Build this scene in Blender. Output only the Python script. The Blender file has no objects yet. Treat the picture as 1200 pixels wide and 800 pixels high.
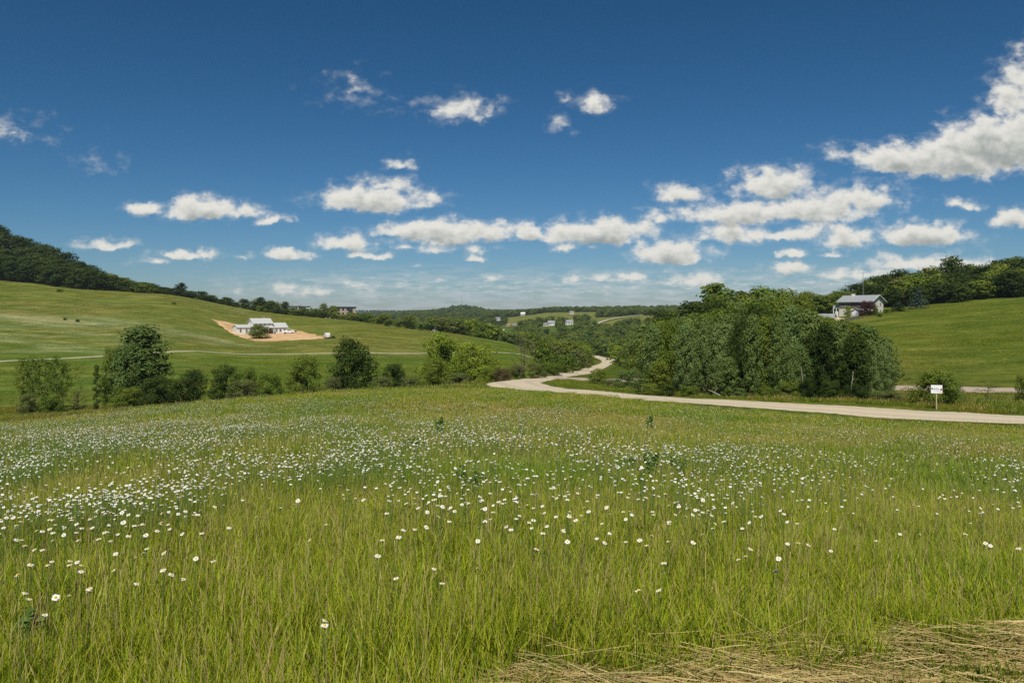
import bpy, math, random
import numpy as np

random.seed(11)
RNG = np.random.default_rng(7)
SC = bpy.context.scene
COL = SC.collection
F, CX, HY = 933.0, 600.0, 368.0          # focal length in photo pixels, principal column, eye-level row
R = math.radians

# ------------------------------------------------------------------ terrain
C = [-500, -150, 0, 100, 200, 300, 400, 500, 600, 650, 700, 760, 800, 900, 1000, 1100, 1200, 1350, 1700]
ROWS = [
 (0,    [-1.9]*19),
 (3.5,  [-1.92]*19),
 (10,   [-2.7,-2.65,-2.6,-2.55,-2.45,-2.4,-2.35,-2.3,-2.3,-2.32,-2.35,-2.4,-2.45,-2.5,-2.6,-2.65,-2.7,-2.8,-2.9]),
 (20,   [-3.8,-3.7,-3.6,-3.5,-3.45,-3.4,-3.35,-3.3,-3.32,-3.36,-3.4,-3.45,-3.5,-3.58,-3.65,-3.72,-3.8,-3.95,-4.1]),
 (40,   [-6.3,-6.1,-6.0,-5.7,-5.35,-5.1,-4.9,-4.85,-4.85,-4.9,-4.95,-5.1,-5.2,-5.45,-5.65,-5.85,-6.05,-6.3,-6.5]),
 (55,   [-8.4,-8.1,-7.9,-7.35,-6.7,-6.15,-5.8,-5.6,-5.7,-5.8,-5.95,-6.25,-6.42,-6.8,-7.1,-7.22,-7.25,-7.3,-7.3]),
 (65,   [-9.6,-9.3,-9.1,-8.5,-7.75,-7.05,-6.5,-6.3,-6.35,-6.45,-6.6,-6.85,-6.9,-7.1,-7.28,-7.42,-7.48,-7.5,-7.5]),
 (75,   [-10.5,-10.3,-10,-9.5,-8.9,-8.2,-7.5,-7.1,-7.0,-7.05,-7.15,-7.35,-7.6,-7.9,-8.1,-8.3,-8.4,-8.4,-8.4]),
 (90,   [-12.5,-12.2,-12,-11.3,-10.6,-10,-9.4,-8.7,-7.75,-8.0,-8.5,-8.7,-8.8,-8.9,-9.0,-8.9,-8.8,-8.6,-8.4]),
 (112,  [-14,-14,-13.8,-13.5,-13,-12.6,-12.2,-11.6,-9.3,-9.6,-9.9,-9.9,-9.9,-9.7,-9.2,-8.7,-8.3,-8,-7.5]),
 (140,  [-13.8,-13.7,-13.7,-13.9,-14,-14.2,-14,-13.7,-11.6,-11.3,-11.3,-10,-10,-9.3,-7.6,-6.8,-6,-5.5,-5]),
 (170,  [-11.5,-12,-12.2,-12.8,-13.2,-14,-14,-14.2,-13.4,-13.1,-13.2,-10.3,-9.5,-7.5,-5.5,-4,-2.9,-2,-1]),
 (220,  [-6,-8,-9.3,-10,-11.3,-13,-13.2,-13.8,-14.5,-15.5,-16.2,-11,-8.5,-5,-1.8,0.5,2.6,4,6]),
 (300,  [6,2,-1.5,-3.5,-5.5,-10.3,-9.2,-11.5,-14.2,-19,-19.7,-15,-8,-1,3,6.5,9,11,13]),
 (350,  [16,9,4.5,2.5,0,-7.8,-6.5,-8.6,-13.4,-21.5,-21.7,-17.5,-9,0,5,8.5,11,13,15]),
 (400,  [25,18,12,8,5,-4,-4.5,-8.0,-15.5,-23,-23,-20,-11,0,6,9.5,12,14,16]),
 (460,  [36,29,21.5,15,10.5,1.2,-3.2,-9.3,-19.5,-24.5,-24.5,-22,-13,-1,6,9,11.5,14,16]),
 (530,  [52,46,39,24,14,4,-4,-13,-22.5,-25,-25,-22.5,-15,-3,4,8,10,12,14]),
 (620,  [65,60,51,32,17,4,-7,-17,-24,-25,-24,-22,-16,-5,2,6,8,10,12]),
 (800,  [70,60,50,32,16,2,-12,-20,-22,-19,-17.5,-13,-12,-6,0,4,6,8,10]),
 (1000, [60,50,40,25,10,0,-14,-19,-16,-13,-8,-3,-4,-4,0,2,4,5,6]),
 (1250, [40,30,25,15,5,-5,-14,-16,-11,-4,-2,0,0,0,2,3,4,5,5]),
 (1500, [20,20,15,10,0,-8,-14,-10,-4,4,5,6,7,5,5,5,5,5,5]),
 (2500, [10,10,10,5,0,-5,-8,2,4,6,6,6,8,5,5,5,5,5,5]),
 (5000, [15]*19), (9500, [10]*19)]
DK = np.array([r[0] for r in ROWS], float); ZT = np.array([r[1] for r in ROWS], float); C = np.array(C, float)

def pchip(x, y, xi):
    h = np.diff(x); dl = np.diff(y, axis=0)/h[:, None]
    m = np.zeros_like(y); m[0] = dl[0]; m[-1] = dl[-1]
    a, b = dl[:-1], dl[1:]
    w1, w2 = (2*h[1:]+h[:-1])[:, None], (h[1:]+2*h[:-1])[:, None]
    ok = a*b > 0
    m[1:-1] = np.where(ok, (w1+w2)/(w1/np.where(ok, a, 1)+w2/np.where(ok, b, 1)), 0)
    k = np.clip(np.searchsorted(x, xi)-1, 0, len(x)-2)
    t = ((xi-x[k])/h[k])[:, None]; hh = h[k][:, None]
    return ((2*t**3-3*t**2+1)*y[k]+(t**3-2*t**2+t)*hh*m[k]+(-2*t**3+3*t**2)*y[k+1]+(t**3-t**2)*hh*m[k+1])

LD = lambda d: np.log(np.asarray(d, float)+6.0)
LG = np.linspace(LD(0), LD(9500), 900); PG = np.arange(-500, 1701, 10.0)
_t = pchip(LD(DK), ZT, LG)                         # 900 x 19
TAB = pchip(C, _t.T.copy(), PG).T                  # 900 x 221

def wave(x, y, s, seed):
    r = np.random.default_rng(seed); v = 0
    for k in range(6):
        a = r.uniform(0, 6.28); f = s*r.uniform(.6, 1.6); v = v+np.sin((x*math.cos(a)+y*math.sin(a))*f+r.uniform(0, 6.28))
    return v/6

def base_z(x, y):
    x = np.asarray(x, float); y = np.asarray(y, float)
    th = np.arctan2(x, y); r = np.hypot(x, y)
    tc = np.clip(th, -R(50), R(50))
    px = np.clip(CX+F*np.tan(tc), -499, 1699); d = np.clip(r*np.cos(tc), 0, 9400)
    fi = (LD(d)-LG[0])/(LG[1]-LG[0]); fj = (px+500)/10
    i = np.clip(fi.astype(int), 0, 898); j = np.clip(fj.astype(int), 0, 219); a = fi-i; b = fj-j
    z = (TAB[i, j]*(1-a)*(1-b)+TAB[i+1, j]*a*(1-b)+TAB[i, j+1]*(1-a)*b+TAB[i+1, j+1]*a*b)
    ab = np.clip((np.abs(th)-R(50))/R(130), 0, 1); ab = ab*ab*(3-2*ab)
    j0 = np.clip(((CX-np.sign(th)*F*math.tan(R(50))+500)/10), 0, 219).astype(int)
    z = z*(1-ab*.5)+TAB[i, j0]*ab*.5
    z = z+17*np.exp(-((px-541)/26)**2-((np.log(np.maximum(d, 1)/2500))/.18)**2)
    z = z+np.clip(d/400, 0, 1)*.5*wave(x, y, .05, 3)+.05*np.clip(d/8, 0, 1)*wave(x, y, .9, 5)
    return z

def at(px, d):
    return (px-CX)/F*d, d
ROAD = [(1700,40),(1400,50.5),(1200,55),(1100,57.4),(1000,59.9),(900,62.1),(800,64.7),(740,67.5),(700,70),(650,74.5),(622,80),(606,88),(603,100),(615,120),(640,150),(665,190),(690,250),(708,320),(714,370),(708,420),(695,470),(688,520),(690,570)]
BRANCH = [(1700,78),(1400,87),(1200,92),(1055,98),(950,103),(850,109),(760,119),(720,125),(685,133),(655,146),(640,152)]
TRACK = [(-300,150),(-100,175),(0,190),(110,206),(170,220),(240,238),(330,243),(440,250),(500,262),(560,280),(610,298),(640,320)]
def spline(pts, n=14):
    P = np.array([at(*p) for p in pts]); P = np.vstack([2*P[0]-P[1], P, 2*P[-1]-P[-2]]); out = []
    for k in range(1, len(P)-2):
        for t in np.linspace(0, 1, n, endpoint=False):
            a, b, c, e = P[k-1], P[k], P[k+1], P[k+2]
            out.append(.5*((2*b)+(-a+c)*t+(2*a-5*b+4*c-e)*t*t+(-a+3*b-3*c+e)*t**3))
    return np.array(out)
RP, BP, TP = spline(ROAD), spline(BRANCH), spline(TRACK)
def pdist(x, y, P):
    best = np.full(x.shape, 1e9)
    for a, b in zip(P[:-1], P[1:]):
        ab = b-a; L = ab@ab+1e-9
        t = np.clip(((x-a[0])*ab[0]+(y-a[1])*ab[1])/L, 0, 1)
        best = np.minimum(best, (x-a[0]-t*ab[0])**2+(y-a[1]-t*ab[1])**2)
    return np.sqrt(best)
def sstep(a, b, v):
    t = np.clip((v-a)/(b-a), 0, 1); return t*t*(3-2*t)
WR, WB, WT = 3.45, 3.6, 1.15
def road_dist(x, y):
    return np.minimum(pdist(x, y, RP[::2])-WR, np.minimum(pdist(x, y, BP[::2])-WB, pdist(x, y, TP[::2])-WT))
def gz(x, y, carve=True):
    z = base_z(x, y)
    if carve: z = z-.16*(1-sstep(-.5, .7, road_dist(np.asarray(x, float), np.asarray(y, float))))
    return z
def gz1(x, y): return float(gz(np.array([x]), np.array([y]))[0])
def solve_d(px, py, lo, hi):
    d = np.linspace(lo, hi, 600); x = (px-CX)/F*d
    e = np.abs(HY-F*base_z(x, d)/d-py); return float(d[int(np.argmin(e))])

# ------------------------------------------------------------------ node helpers
def new_mat(name):
    m = bpy.data.materials.new(name); m.use_nodes = True; nt = m.node_tree; nt.nodes.clear(); return m, nt
def N(nt, t, **kw):
    n = nt.nodes.new(t)
    for k, v in kw.items(): setattr(n, k, v)
    return n
def math_(nt, op, a, b=None, c=None, clamp=False):
    n = nt.nodes.new('ShaderNodeMath'); n.operation = op; n.use_clamp = clamp
    for i, v in enumerate((a, b, c)):
        if v is None: continue
        if isinstance(v, (int, float)): n.inputs[i].default_value = v
        else: nt.links.new(v, n.inputs[i])
    return n.outputs[0]
def vmath(nt, op, a, b=None, c=None):
    n = nt.nodes.new('ShaderNodeVectorMath'); n.operation = op
    for i, v in enumerate((a, b, c)):
        if v is None: continue
        if isinstance(v, (tuple, list)): n.inputs[i].default_value = v
        else: nt.links.new(v, n.inputs[i])
    return n.outputs[1] if op in ('LENGTH', 'DOT_PRODUCT') else n.outputs[0]
def mixc(nt, f, a, b, blend='MIX'):
    n = nt.nodes.new('ShaderNodeMix'); n.data_type = 'RGBA'; n.blend_type = blend
    for s, v in ((n.inputs[0], f), (n.inputs[6], a), (n.inputs[7], b)):
        if isinstance(v, (int, float)): s.default_value = v
        elif isinstance(v, (tuple, list)): s.default_value = (*v[:3], 1)
        else: nt.links.new(v, s)
    return n.outputs[2]
def noise(nt, vec, scale, detail=4, rough=.55, dim='3D'):
    n = nt.nodes.new('ShaderNodeTexNoise'); n.noise_dimensions = dim
    n.inputs['Scale'].default_value = scale; n.inputs['Detail'].default_value = detail; n.inputs['Roughness'].default_value = rough
    if vec is not None: nt.links.new(vec, n.inputs['Vector'])
    return n.outputs[0]
def ramp(nt, f, lo, hi, smooth=True):
    n = nt.nodes.new('ShaderNodeMapRange'); n.interpolation_type = 'SMOOTHSTEP' if smooth else 'LINEAR'
    n.inputs[1].default_value = lo; n.inputs[2].default_value = hi
    nt.links.new(f, n.inputs[0]); return n.outputs[0]
def flat_mat(name, col, rough=.8, spec=.3, var=.12, scale=3.0):
    m, nt = new_mat(name); o = N(nt, 'ShaderNodeOutputMaterial'); p = N(nt, 'ShaderNodeBsdfPrincipled')
    tc = N(nt, 'ShaderNodeTexCoord'); f = noise(nt, tc.outputs['Object'], scale, 5, .6)
    c = mixc(nt, f, tuple(v*(1-var) for v in col), tuple(min(1, v*(1+var)) for v in col))
    nt.links.new(c, p.inputs['Base Color']); p.inputs['Roughness'].default_value = rough
    p.inputs['Specular IOR Level'].default_value = spec
    nt.links.new(p.outputs[0], o.inputs[0]); return m
def leaf_mat(name, col, col2, trans=.35, attr=False, hue=.35):
    """Leaves or grass: diffuse + light passing through the blade; per-leaf tint from 'col', per-plant tint from its random number."""
    m, nt = new_mat(name); o = N(nt, 'ShaderNodeOutputMaterial')
    at_ = N(nt, 'ShaderNodeAttribute', attribute_name='col'); oi = N(nt, 'ShaderNodeObjectInfo')
    if attr: c = at_.outputs['Color']
    else:
        c = mixc(nt, oi.outputs['Random'], col, col2)
        c = mixc(nt, 1.0, c, at_.outputs['Color'], 'MULTIPLY')
    geo = N(nt, 'ShaderNodeNewGeometry')
    if attr:
        f = noise(nt, geo.outputs['Position'], .16, 4, .6); f2 = noise(nt, geo.outputs['Position'], .045, 3, .5)
        c = mixc(nt, math_(nt, 'MULTIPLY', ramp(nt, f, .42, .66), .85), c, mixc(nt, 1.0, c, (.60, .86, .62), 'MULTIPLY'))
        c = mixc(nt, math_(nt, 'MULTIPLY', ramp(nt, f2, .45, .66), .8), c, mixc(nt, 1.0, c, (1.26, .96, 1.25), 'MULTIPLY'))
    d = N(nt, 'ShaderNodeBsdfDiffuse'); t = N(nt, 'ShaderNodeBsdfTranslucent'); mx = N(nt, 'ShaderNodeMixShader'); mx.inputs[0].default_value = trans
    nt.links.new(c, d.inputs[0])
    tcol = mixc(nt, 1.0, c, (1.15, 1.2, .6), 'MULTIPLY'); nt.links.new(tcol, t.inputs[0])
    nt.links.new(d.outputs[0], mx.inputs[1]); nt.links.new(t.outputs[0], mx.inputs[2]); nt.links.new(mx.outputs[0], o.inputs[0])
    return m

# ------------------------------------------------------------------ mesh helpers
def np_mesh(name, V, faces, col=None, smooth=False):
    """faces: list of int arrays (n x k). col: per-vertex rgb."""
    me = bpy.data.meshes.new(name); V = np.asarray(V, np.float32)
    me.vertices.add(len(V)); me.vertices.foreach_set('co', V.ravel())
    loops = np.concatenate([f.ravel() for f in faces]).astype(np.int32)
    tot = np.concatenate([np.full(len(f), f.shape[1]) for f in faces]).astype(np.int32)
    st = np.concatenate([[0], np.cumsum(tot)[:-1]]).astype(np.int32)
    me.loops.add(len(loops)); me.loops.foreach_set('vertex_index', loops)
    me.polygons.add(len(tot)); me.polygons.foreach_set('loop_start', st); me.polygons.foreach_set('loop_total', tot)
    if col is not None:
        a = me.color_attributes.new('col', 'FLOAT_COLOR', 'POINT')
        a.data.foreach_set('color', np.hstack([col, np.ones((len(col), 1))]).astype(np.float32).ravel())
    me.update(calc_edges=True); me.validate()
    me.polygons.foreach_set('use_smooth', np.full(len(tot), smooth))
    return me
def link(name, me, mat=None, parent=None):
    o = bpy.data.objects.new(name, me); COL.objects.link(o)
    if mat and me and not me.materials: me.materials.append(mat)
    if parent: o.parent = parent
    return o
def tag(o, label=None, cat=None, group=None, kind=None):
    if label: o['label'] = label
    if cat: o['category'] = cat
    if group: o['group'] = group
    if kind: o['kind'] = kind
    return o
def thing(name, loc, label, cat, group=None, rz=0, scale=(1, 1, 1)):
    o = bpy.data.objects.new(name, None); COL.objects.link(o); o.location = loc; o.rotation_euler = (0, 0, rz); o.scale = scale
    o.empty_display_size = .3
    return tag(o, label, cat, group)
class MB:
    def __init__(s): s.v, s.f = [], []
    def poly(s, pts, faces):
        n = len(s.v); s.v += [tuple(p) for p in pts]; s.f += [tuple(n+i for i in f) for f in faces]; return s
    def box(s, x0, x1, y0, y1, z0, z1):
        return s.poly([(x, y, z) for z in (z0, z1) for x, y in ((x0, y0), (x1, y0), (x1, y1), (x0, y1))],
                      [(3, 2, 1, 0), (4, 5, 6, 7), (0, 1, 5, 4), (1, 2, 6, 5), (2, 3, 7, 6), (3, 0, 4, 7)])
    def prism(s, prof, a0, a1, axis='x'):
        """closed profile (u, z) pulled from a0 to a1 along the axis"""
        n = len(prof); P = []
        for a in (a0, a1):
            for u, z in prof: P.append((a, u, z) if axis == 'x' else (u, a, z))
        f = [tuple(range(n)), tuple(range(2*n-1, n-1, -1))]+[(i, i+n, (i+1) % n+n, (i+1) % n) for i in range(n)]
        return s.poly(P, [tuple(reversed(q)) for q in f])
    def tube(s, pts, rad, seg=6):
        pts = np.array(pts, float); n = len(pts); rad = np.broadcast_to(rad, (n,)); P = []; prev = None
        for k in range(n):
            t = pts[min(k+1, n-1)]-pts[max(k-1, 0)]; t /= np.linalg.norm(t)+1e-9
            u = np.cross(t, (0, 0, 1) if abs(t[2]) < .9 else (1, 0, 0)); u /= np.linalg.norm(u)
            if prev is not None:
                u = prev-t*(prev@t); u /= np.linalg.norm(u)+1e-9
            prev = u; w = np.cross(t, u)
            for a in range(seg): P.append(pts[k]+rad[k]*(u*math.cos(6.2832*a/seg)+w*math.sin(6.2832*a/seg)))
        f = [(k*seg+a, k*seg+(a+1) % seg, (k+1)*seg+(a+1) % seg, (k+1)*seg+a) for k in range(n-1) for a in range(seg)]
        f += [tuple(range(seg-1, -1, -1)), tuple((n-1)*seg+a for a in range(seg))]
        return s.poly(P, f)
    def mesh(s, name, smooth=False):
        me = bpy.data.meshes.new(name); me.from_pydata(s.v, [], s.f); me.validate()
        import bmesh
        bm = bmesh.new(); bm.from_mesh(me); bmesh.ops.recalc_face_normals(bm, faces=bm.faces); bm.to_mesh(me); bm.free()
        if smooth: me.polygons.foreach_set('use_smooth', [True]*len(me.polygons))
        return me
    def build(s, name, mat, parent=None, smooth=False, bevel=0):
        o = link(name, s.mesh(name, smooth), mat, parent)
        if bevel: b = o.modifiers.new('bevel', 'BEVEL'); b.width = bevel; b.segments = 2; b.limit_method = 'ANGLE'
        return o

# ------------------------------------------------------------------ ground sheet
MEADOW_END = lambda px: np.interp(px, [-500, 0, 100, 200, 300, 400, 500, 570, 600, 650, 700, 800, 900, 1000, 1100, 1200, 1700],
                                          [62, 62, 64, 68, 70, 72, 73, 76, 74, 70, 65.5, 61, 58.3, 56, 53.6, 51, 36])
def mowed(x, y):
    """the strip of cut hay in front of the meadow on the right"""
    px = CX+F*x/np.maximum(y, .3)
    lim = np.interp(px, [380, 540, 620, 700, 800, 900, 1000, 1080, 1200, 1700], [2.6, 3.9, 4.2, 4.12, 4.22, 4.42, 4.55, 4.8, 4.82, 4.9])+.12*wave(x, y, 7.0, 44)
    return sstep(.12, -.12, y-lim)
def ground():
    th1 = np.linspace(-R(58), R(58), 1000); th2 = np.linspace(R(58), R(302), 90)[1:-1]
    th = np.concatenate([th1, th2]); n = len(th)
    r = np.concatenate([[.4, .9, 1.5], np.geomspace(2, 9300, 470)]); m = len(r)
    TH, RR = np.meshgrid(th, r); x = (RR*np.sin(TH)).ravel(); y = (RR*np.cos(TH)).ravel()
    z = gz(x, y)
    d = np.maximum(y, .5); px = np.where(y > 0, CX+F*x/d, np.where(x < 0, -500, 1700)); py = HY-F*z/d
    rr = np.hypot(x, y)
    w1, w2, w3 = wave(x, y, .06, 21), wave(x, y, .25, 22), wave(x*.35, y, .5, 23)
    def lerp(a, b, t): return a*(1-t[:, None])+np.array(b)*t[:, None]
    col = np.tile(np.array([.115, .135, .026]), (len(x), 1))
    col = lerp(col, (.085, .135, .022), sstep(-.1, .5, w2))
    beyond = sstep(-2, 3, d-MEADOW_END(px))
    # left valley floor and hillside
    left = sstep(660, 600, px)*beyond
    hill = np.tile(np.array([.178, .188, .046]), (len(x), 1)); hill = lerp(hill, (.20, .195, .06), sstep(-.15, .5, w1+.4*w3))
    hill = lerp(hill, (.125, .172, .03), sstep(.1, .5, wave(x, y, .03, 31)))
    col = col*(1-left[:, None])+hill*left[:, None]
    floor_ = left*sstep(150, 105, d); col = lerp(col, (.100, .158, .024), floor_*.85)
    lush = left*sstep(240, 225, d-.02*px)*sstep(110, 140, d); col = lerp(col, (.120, .168, .030), lush*.7)
    lowband = (px > 250)*left*sstep(243, 225, d); col = lerp(col, (.115, .165, .028), lowband*.5)
    pale = left*sstep(205, 150, px)*sstep(196, 214, d-.03*px)*sstep(330, 300, d-.1*px)
    col = lerp(col, (.31, .33, .18), pale*sstep(-.5, .6, w3+.5*w2)*.62)
    streak = left*np.exp(-((d-(300-.10*(px-100)))/9)**2)*sstep(330, 250, px); col = lerp(col, (.36, .34, .20), streak*.7)
    streak2 = left*np.exp(-((d-(262+.12*(px-200)))/6)**2)*sstep(120, 180, px)*sstep(330, 250, px); col = lerp(col, (.22, .22, .10), streak2*.5)
    # right hill
    rt = sstep(740, 790, px)*beyond
    rh = np.tile(np.array([.128, .152, .026]), (len(x), 1)); rh = lerp(rh, (.165, .168, .042), sstep(-.1, .5, w1+.3*w3)); rh = lerp(rh, (.085, .14, .018), sstep(.2, .6, wave(x, y, .04, 33))*.6)
    col = col*(1-rt[:, None])+rh*rt[:, None]
    # verges
    rd = road_dist(x, y); vg = (1-sstep(.2, 2.4, rd))*sstep(30, 60, rr)*(rr < 900)
    col = lerp(col, (.17, .15, .055), vg*.55*(.6+.4*w2))
    # woodland floors
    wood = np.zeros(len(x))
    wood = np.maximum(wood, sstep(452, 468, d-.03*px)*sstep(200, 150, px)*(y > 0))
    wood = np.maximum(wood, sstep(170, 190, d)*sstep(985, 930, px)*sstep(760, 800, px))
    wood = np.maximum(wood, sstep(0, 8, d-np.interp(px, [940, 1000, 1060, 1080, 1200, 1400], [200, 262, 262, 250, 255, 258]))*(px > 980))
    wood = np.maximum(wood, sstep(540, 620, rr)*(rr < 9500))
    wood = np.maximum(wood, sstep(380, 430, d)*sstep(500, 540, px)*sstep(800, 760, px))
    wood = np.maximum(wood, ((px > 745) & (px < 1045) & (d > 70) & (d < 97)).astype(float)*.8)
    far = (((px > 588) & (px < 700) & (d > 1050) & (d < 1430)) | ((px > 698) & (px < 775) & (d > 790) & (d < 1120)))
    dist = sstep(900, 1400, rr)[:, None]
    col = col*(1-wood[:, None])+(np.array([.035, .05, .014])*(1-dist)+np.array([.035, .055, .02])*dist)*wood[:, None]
    vil = ((px > 560) & (px < 700) & (d > 780) & (d < 1050)); col[vil] = (.10, .135, .03)
    col[far] = (.20, .20, .06)
    bl = (px > 400) & (px < 500) & (d > 3300) & (d < 4200) & (w1 > .05); col[bl] = (.14, .17, .06)
    mo = mowed(x, y)*(rr < 12); col = lerp(col, (.20, .155, .06), mo)
    col = np.clip(col, .005, 1)
    i = np.arange(m-1)[:, None]; j = np.arange(n)[None, :]; j2 = (j+1) % n
    Fq = np.stack([i*n+j, i*n+j2, (i+1)*n+j2, (i+1)*n+j], -1).reshape(-1, 4)[:, ::-1]
    V = np.stack([x, y, z], 1); V = np.vstack([V, [[0, 0, gz1(0, .01)]]])
    cap = np.stack([np.arange(n), (np.arange(n)+1) % n, np.full(n, len(V)-1)], 1)
    col = np.vstack([col, col[:1]])
    me = np_mesh('ground', V, [Fq, cap], col, True)
    mat, nt = new_mat('meadow_soil'); o = N(nt, 'ShaderNodeOutputMaterial'); p = N(nt, 'ShaderNodeBsdfPrincipled')
    a = N(nt, 'ShaderNodeAttribute', attribute_name='col'); geo = N(nt, 'ShaderNodeNewGeometry')
    mp = N(nt, 'ShaderNodeMapping'); mp.inputs['Scale'].default_value = (.4, .75, 1); nt.links.new(geo.outputs['Position'], mp.inputs[0])
    f1 = noise(nt, geo.outputs['Position'], 1.3, 6, .7); f2 = noise(nt, mp.outputs[0], .28, 5, .65); f3 = noise(nt, geo.outputs['Position'], .03, 4, .6)
    c = mixc(nt, ramp(nt, f1, .3, .72), mixc(nt, 1., a.outputs['Color'], (.62, .7, .6), 'MULTIPLY'), mixc(nt, 1., a.outputs['Color'], (1.28, 1.24, 1.2), 'MULTIPLY'))
    c = mixc(nt, ramp(nt, f2, .35, .7), mixc(nt, 1., c, (.70, .84, .72), 'MULTIPLY'), mixc(nt, 1., c, (1.22, 1.15, 1.15), 'MULTIPLY'))
    mp2 = N(nt, 'ShaderNodeMapping'); mp2.inputs['Scale'].default_value = (.5, 1, 1); mp2.inputs['Rotation'].default_value = (0, 0, .4); nt.links.new(geo.outputs['Position'], mp2.inputs[0])
    f4 = noise(nt, mp2.outputs[0], .11, 8, .72); c = mixc(nt, ramp(nt, f4, .38, .64), mixc(nt, 1., c, (.72, .80, .70), 'MULTIPLY'), mixc(nt, 1., c, (1.16, 1.13, 1.12), 'MULTIPLY'))
    c = mixc(nt, ramp(nt, f3, .4, .65), c, mixc(nt, 1., c, (1.15, 1.03, 1.0), 'MULTIPLY'))
    nt.links.new(c, p.inputs['Base Color']); p.inputs['Roughness'].default_value = 1; p.inputs['Specular IOR Level'].default_value = 0
    bp = N(nt, 'ShaderNodeBump'); bp.inputs['Strength'].default_value = .9; bp.inputs['Distance'].default_value = .35
    nt.links.new(noise(nt, geo.outputs['Position'], .9, 8, .75), bp.inputs['Height']); nt.links.new(bp.outputs[0], p.inputs['Normal'])
    nt.links.new(p.outputs[0], o.inputs[0])
    tag(link('ground', me, mat), 'rolling grass ground of meadow, valley and hillsides', kind='structure')
ground()

def ribbon(name, P, w, mat, label, lift=-.055, crown=.05):
    n = len(P); T = np.gradient(P, axis=0); T /= np.linalg.norm(T, axis=1)[:, None]; Nn = np.stack([-T[:, 1], T[:, 0]], 1)
    us = np.linspace(-1, 1, 9); V = []
    wob = wave(P[:, 0], P[:, 1], .55, 77)
    for k in range(n):
        for u in us:
            q = P[k]+Nn[k]*u*(w+.24*wob[k]*(abs(u) > .9)+.16*math.sin(k*2.3+u)*(abs(u) > .9)); V.append((q[0], q[1], 0))
    V = np.array(V); uu = np.tile(us, n)
    dd = np.hypot(V[:, 0], V[:, 1])
    V[:, 2] = base_z(V[:, 0], V[:, 1])+lift+crown*(1-uu**2)+np.clip((dd-120)/300, 0, 1)*.12
    i = np.arange(n-1)[:, None]; j = np.arange(8)[None, :]
    Fq = np.stack([i*9+j, i*9+j+1, (i+1)*9+j+1, (i+1)*9+j], -1).reshape(-1, 4)
    me = np_mesh(name, V, [Fq[:, ::-1]], np.repeat(np.abs(uu)[:, None], 3, 1), True)
    return tag(link(name, me, mat), label, kind='structure')
def road_mat(name, c1, c2, edge):
    mat, nt = new_mat(name); o = N(nt, 'ShaderNodeOutputMaterial'); p = N(nt, 'ShaderNodeBsdfPrincipled')
    a = N(nt, 'ShaderNodeAttribute', attribute_name='col'); geo = N(nt, 'ShaderNodeNewGeometry')
    sep = N(nt, 'ShaderNodeSeparateColor'); nt.links.new(a.outputs['Color'], sep.inputs[0])
    f = noise(nt, geo.outputs['Position'], .6, 6, .7); f2 = noise(nt, geo.outputs['Position'], 9, 3, .7)
    c = mixc(nt, f, c1, c2); c = mixc(nt, ramp(nt, f2, .3, .8), mixc(nt, 1., c, (.86, .86, .86), 'MULTIPLY'), c)
    trk = math_(nt, 'ABSOLUTE', math_(nt, 'SUBTRACT', sep.outputs[0], .5))
    c = mixc(nt, math_(nt, 'MULTIPLY', ramp(nt, trk, .22, .08), .5), c, mixc(nt, 1., c, (.75, .74, .72), 'MULTIPLY'))
    c = mixc(nt, ramp(nt, math_(nt, 'ADD', sep.outputs[0], math_(nt, 'MULTIPLY', f, .25)), 1.0, 1.14), c, edge)
    nt.links.new(c, p.inputs['Base Color']); p.inputs['Roughness'].default_value = .95; p.inputs['Specular IOR Level'].default_value = .15
    nt.links.new(p.outputs[0], o.inputs[0]); return mat
ribbon('road', RP, WR, road_mat('pale_gravel_road', (.58, .485, .335), (.68, .575, .405), (.42, .35, .19)), 'pale road winding past the meadow and into the valley')
ribbon('road', BP, WB, road_mat('pinkish_gravel', (.46, .36, .27), (.52, .42, .32), (.34, .28, .15)), 'pinkish gravel road running behind the clump of trees')
ribbon('track', TP, WT, road_mat('pale_track', (.46, .43, .26), (.54, .50, .32), (.26, .25, .10)), 'narrow pale farm track across the hillside')

def patch(name, outline, mat, label, lift=.12, step=8):
    """an irregular patch of soil or tarmac lying on the hillside; outline = photo-derived plan points (px, d)"""
    P = np.array([at(*p) for p in outline]); c = P.mean(0); Q = []
    for a, b in zip(P, np.roll(P, -1, 0)):
        for t in np.linspace(0, 1, step, endpoint=False): Q.append(a*(1-t)+b*t)
    Q = np.array(Q); Q += np.stack([wave(Q[:, 0], Q[:, 1], .8, 51), wave(Q[:, 0], Q[:, 1], .8, 52)], 1)*1.5
    rings = [c+(Q-c)*t for t in np.linspace(.06, 1, 14)]; n = len(Q); V = np.vstack(rings)
    z = base_z(V[:, 0], V[:, 1])+lift; z[-n:] -= lift*2
    i = np.arange(13)[:, None]; j = np.arange(n)[None, :]
    Fq = np.stack([i*n+j, i*n+(j+1) % n, (i+1)*n+(j+1) % n, (i+1)*n+j], -1).reshape(-1, 4)
    me = np_mesh(name, np.column_stack([V, z]), [Fq, np.arange(n)[None, ::-1]], None, True)
    o = tag(link(name, me, mat), label, kind='structure'); return o
soil, _nt = new_mat('bare_soil'); _o = N(_nt, 'ShaderNodeOutputMaterial'); _p = N(_nt, 'ShaderNodeBsdfPrincipled'); _g = N(_nt, 'ShaderNodeNewGeometry')
_c = mixc(_nt, ramp(_nt, noise(_nt, _g.outputs['Position'], .22, 6, .65), .35, .65), (.52, .31, .15), (.68, .47, .26)); _c = mixc(_nt, ramp(_nt, noise(_nt, _g.outputs['Position'], .13, 7, .7), .55, .66), _c, (.22, .21, .06))
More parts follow.
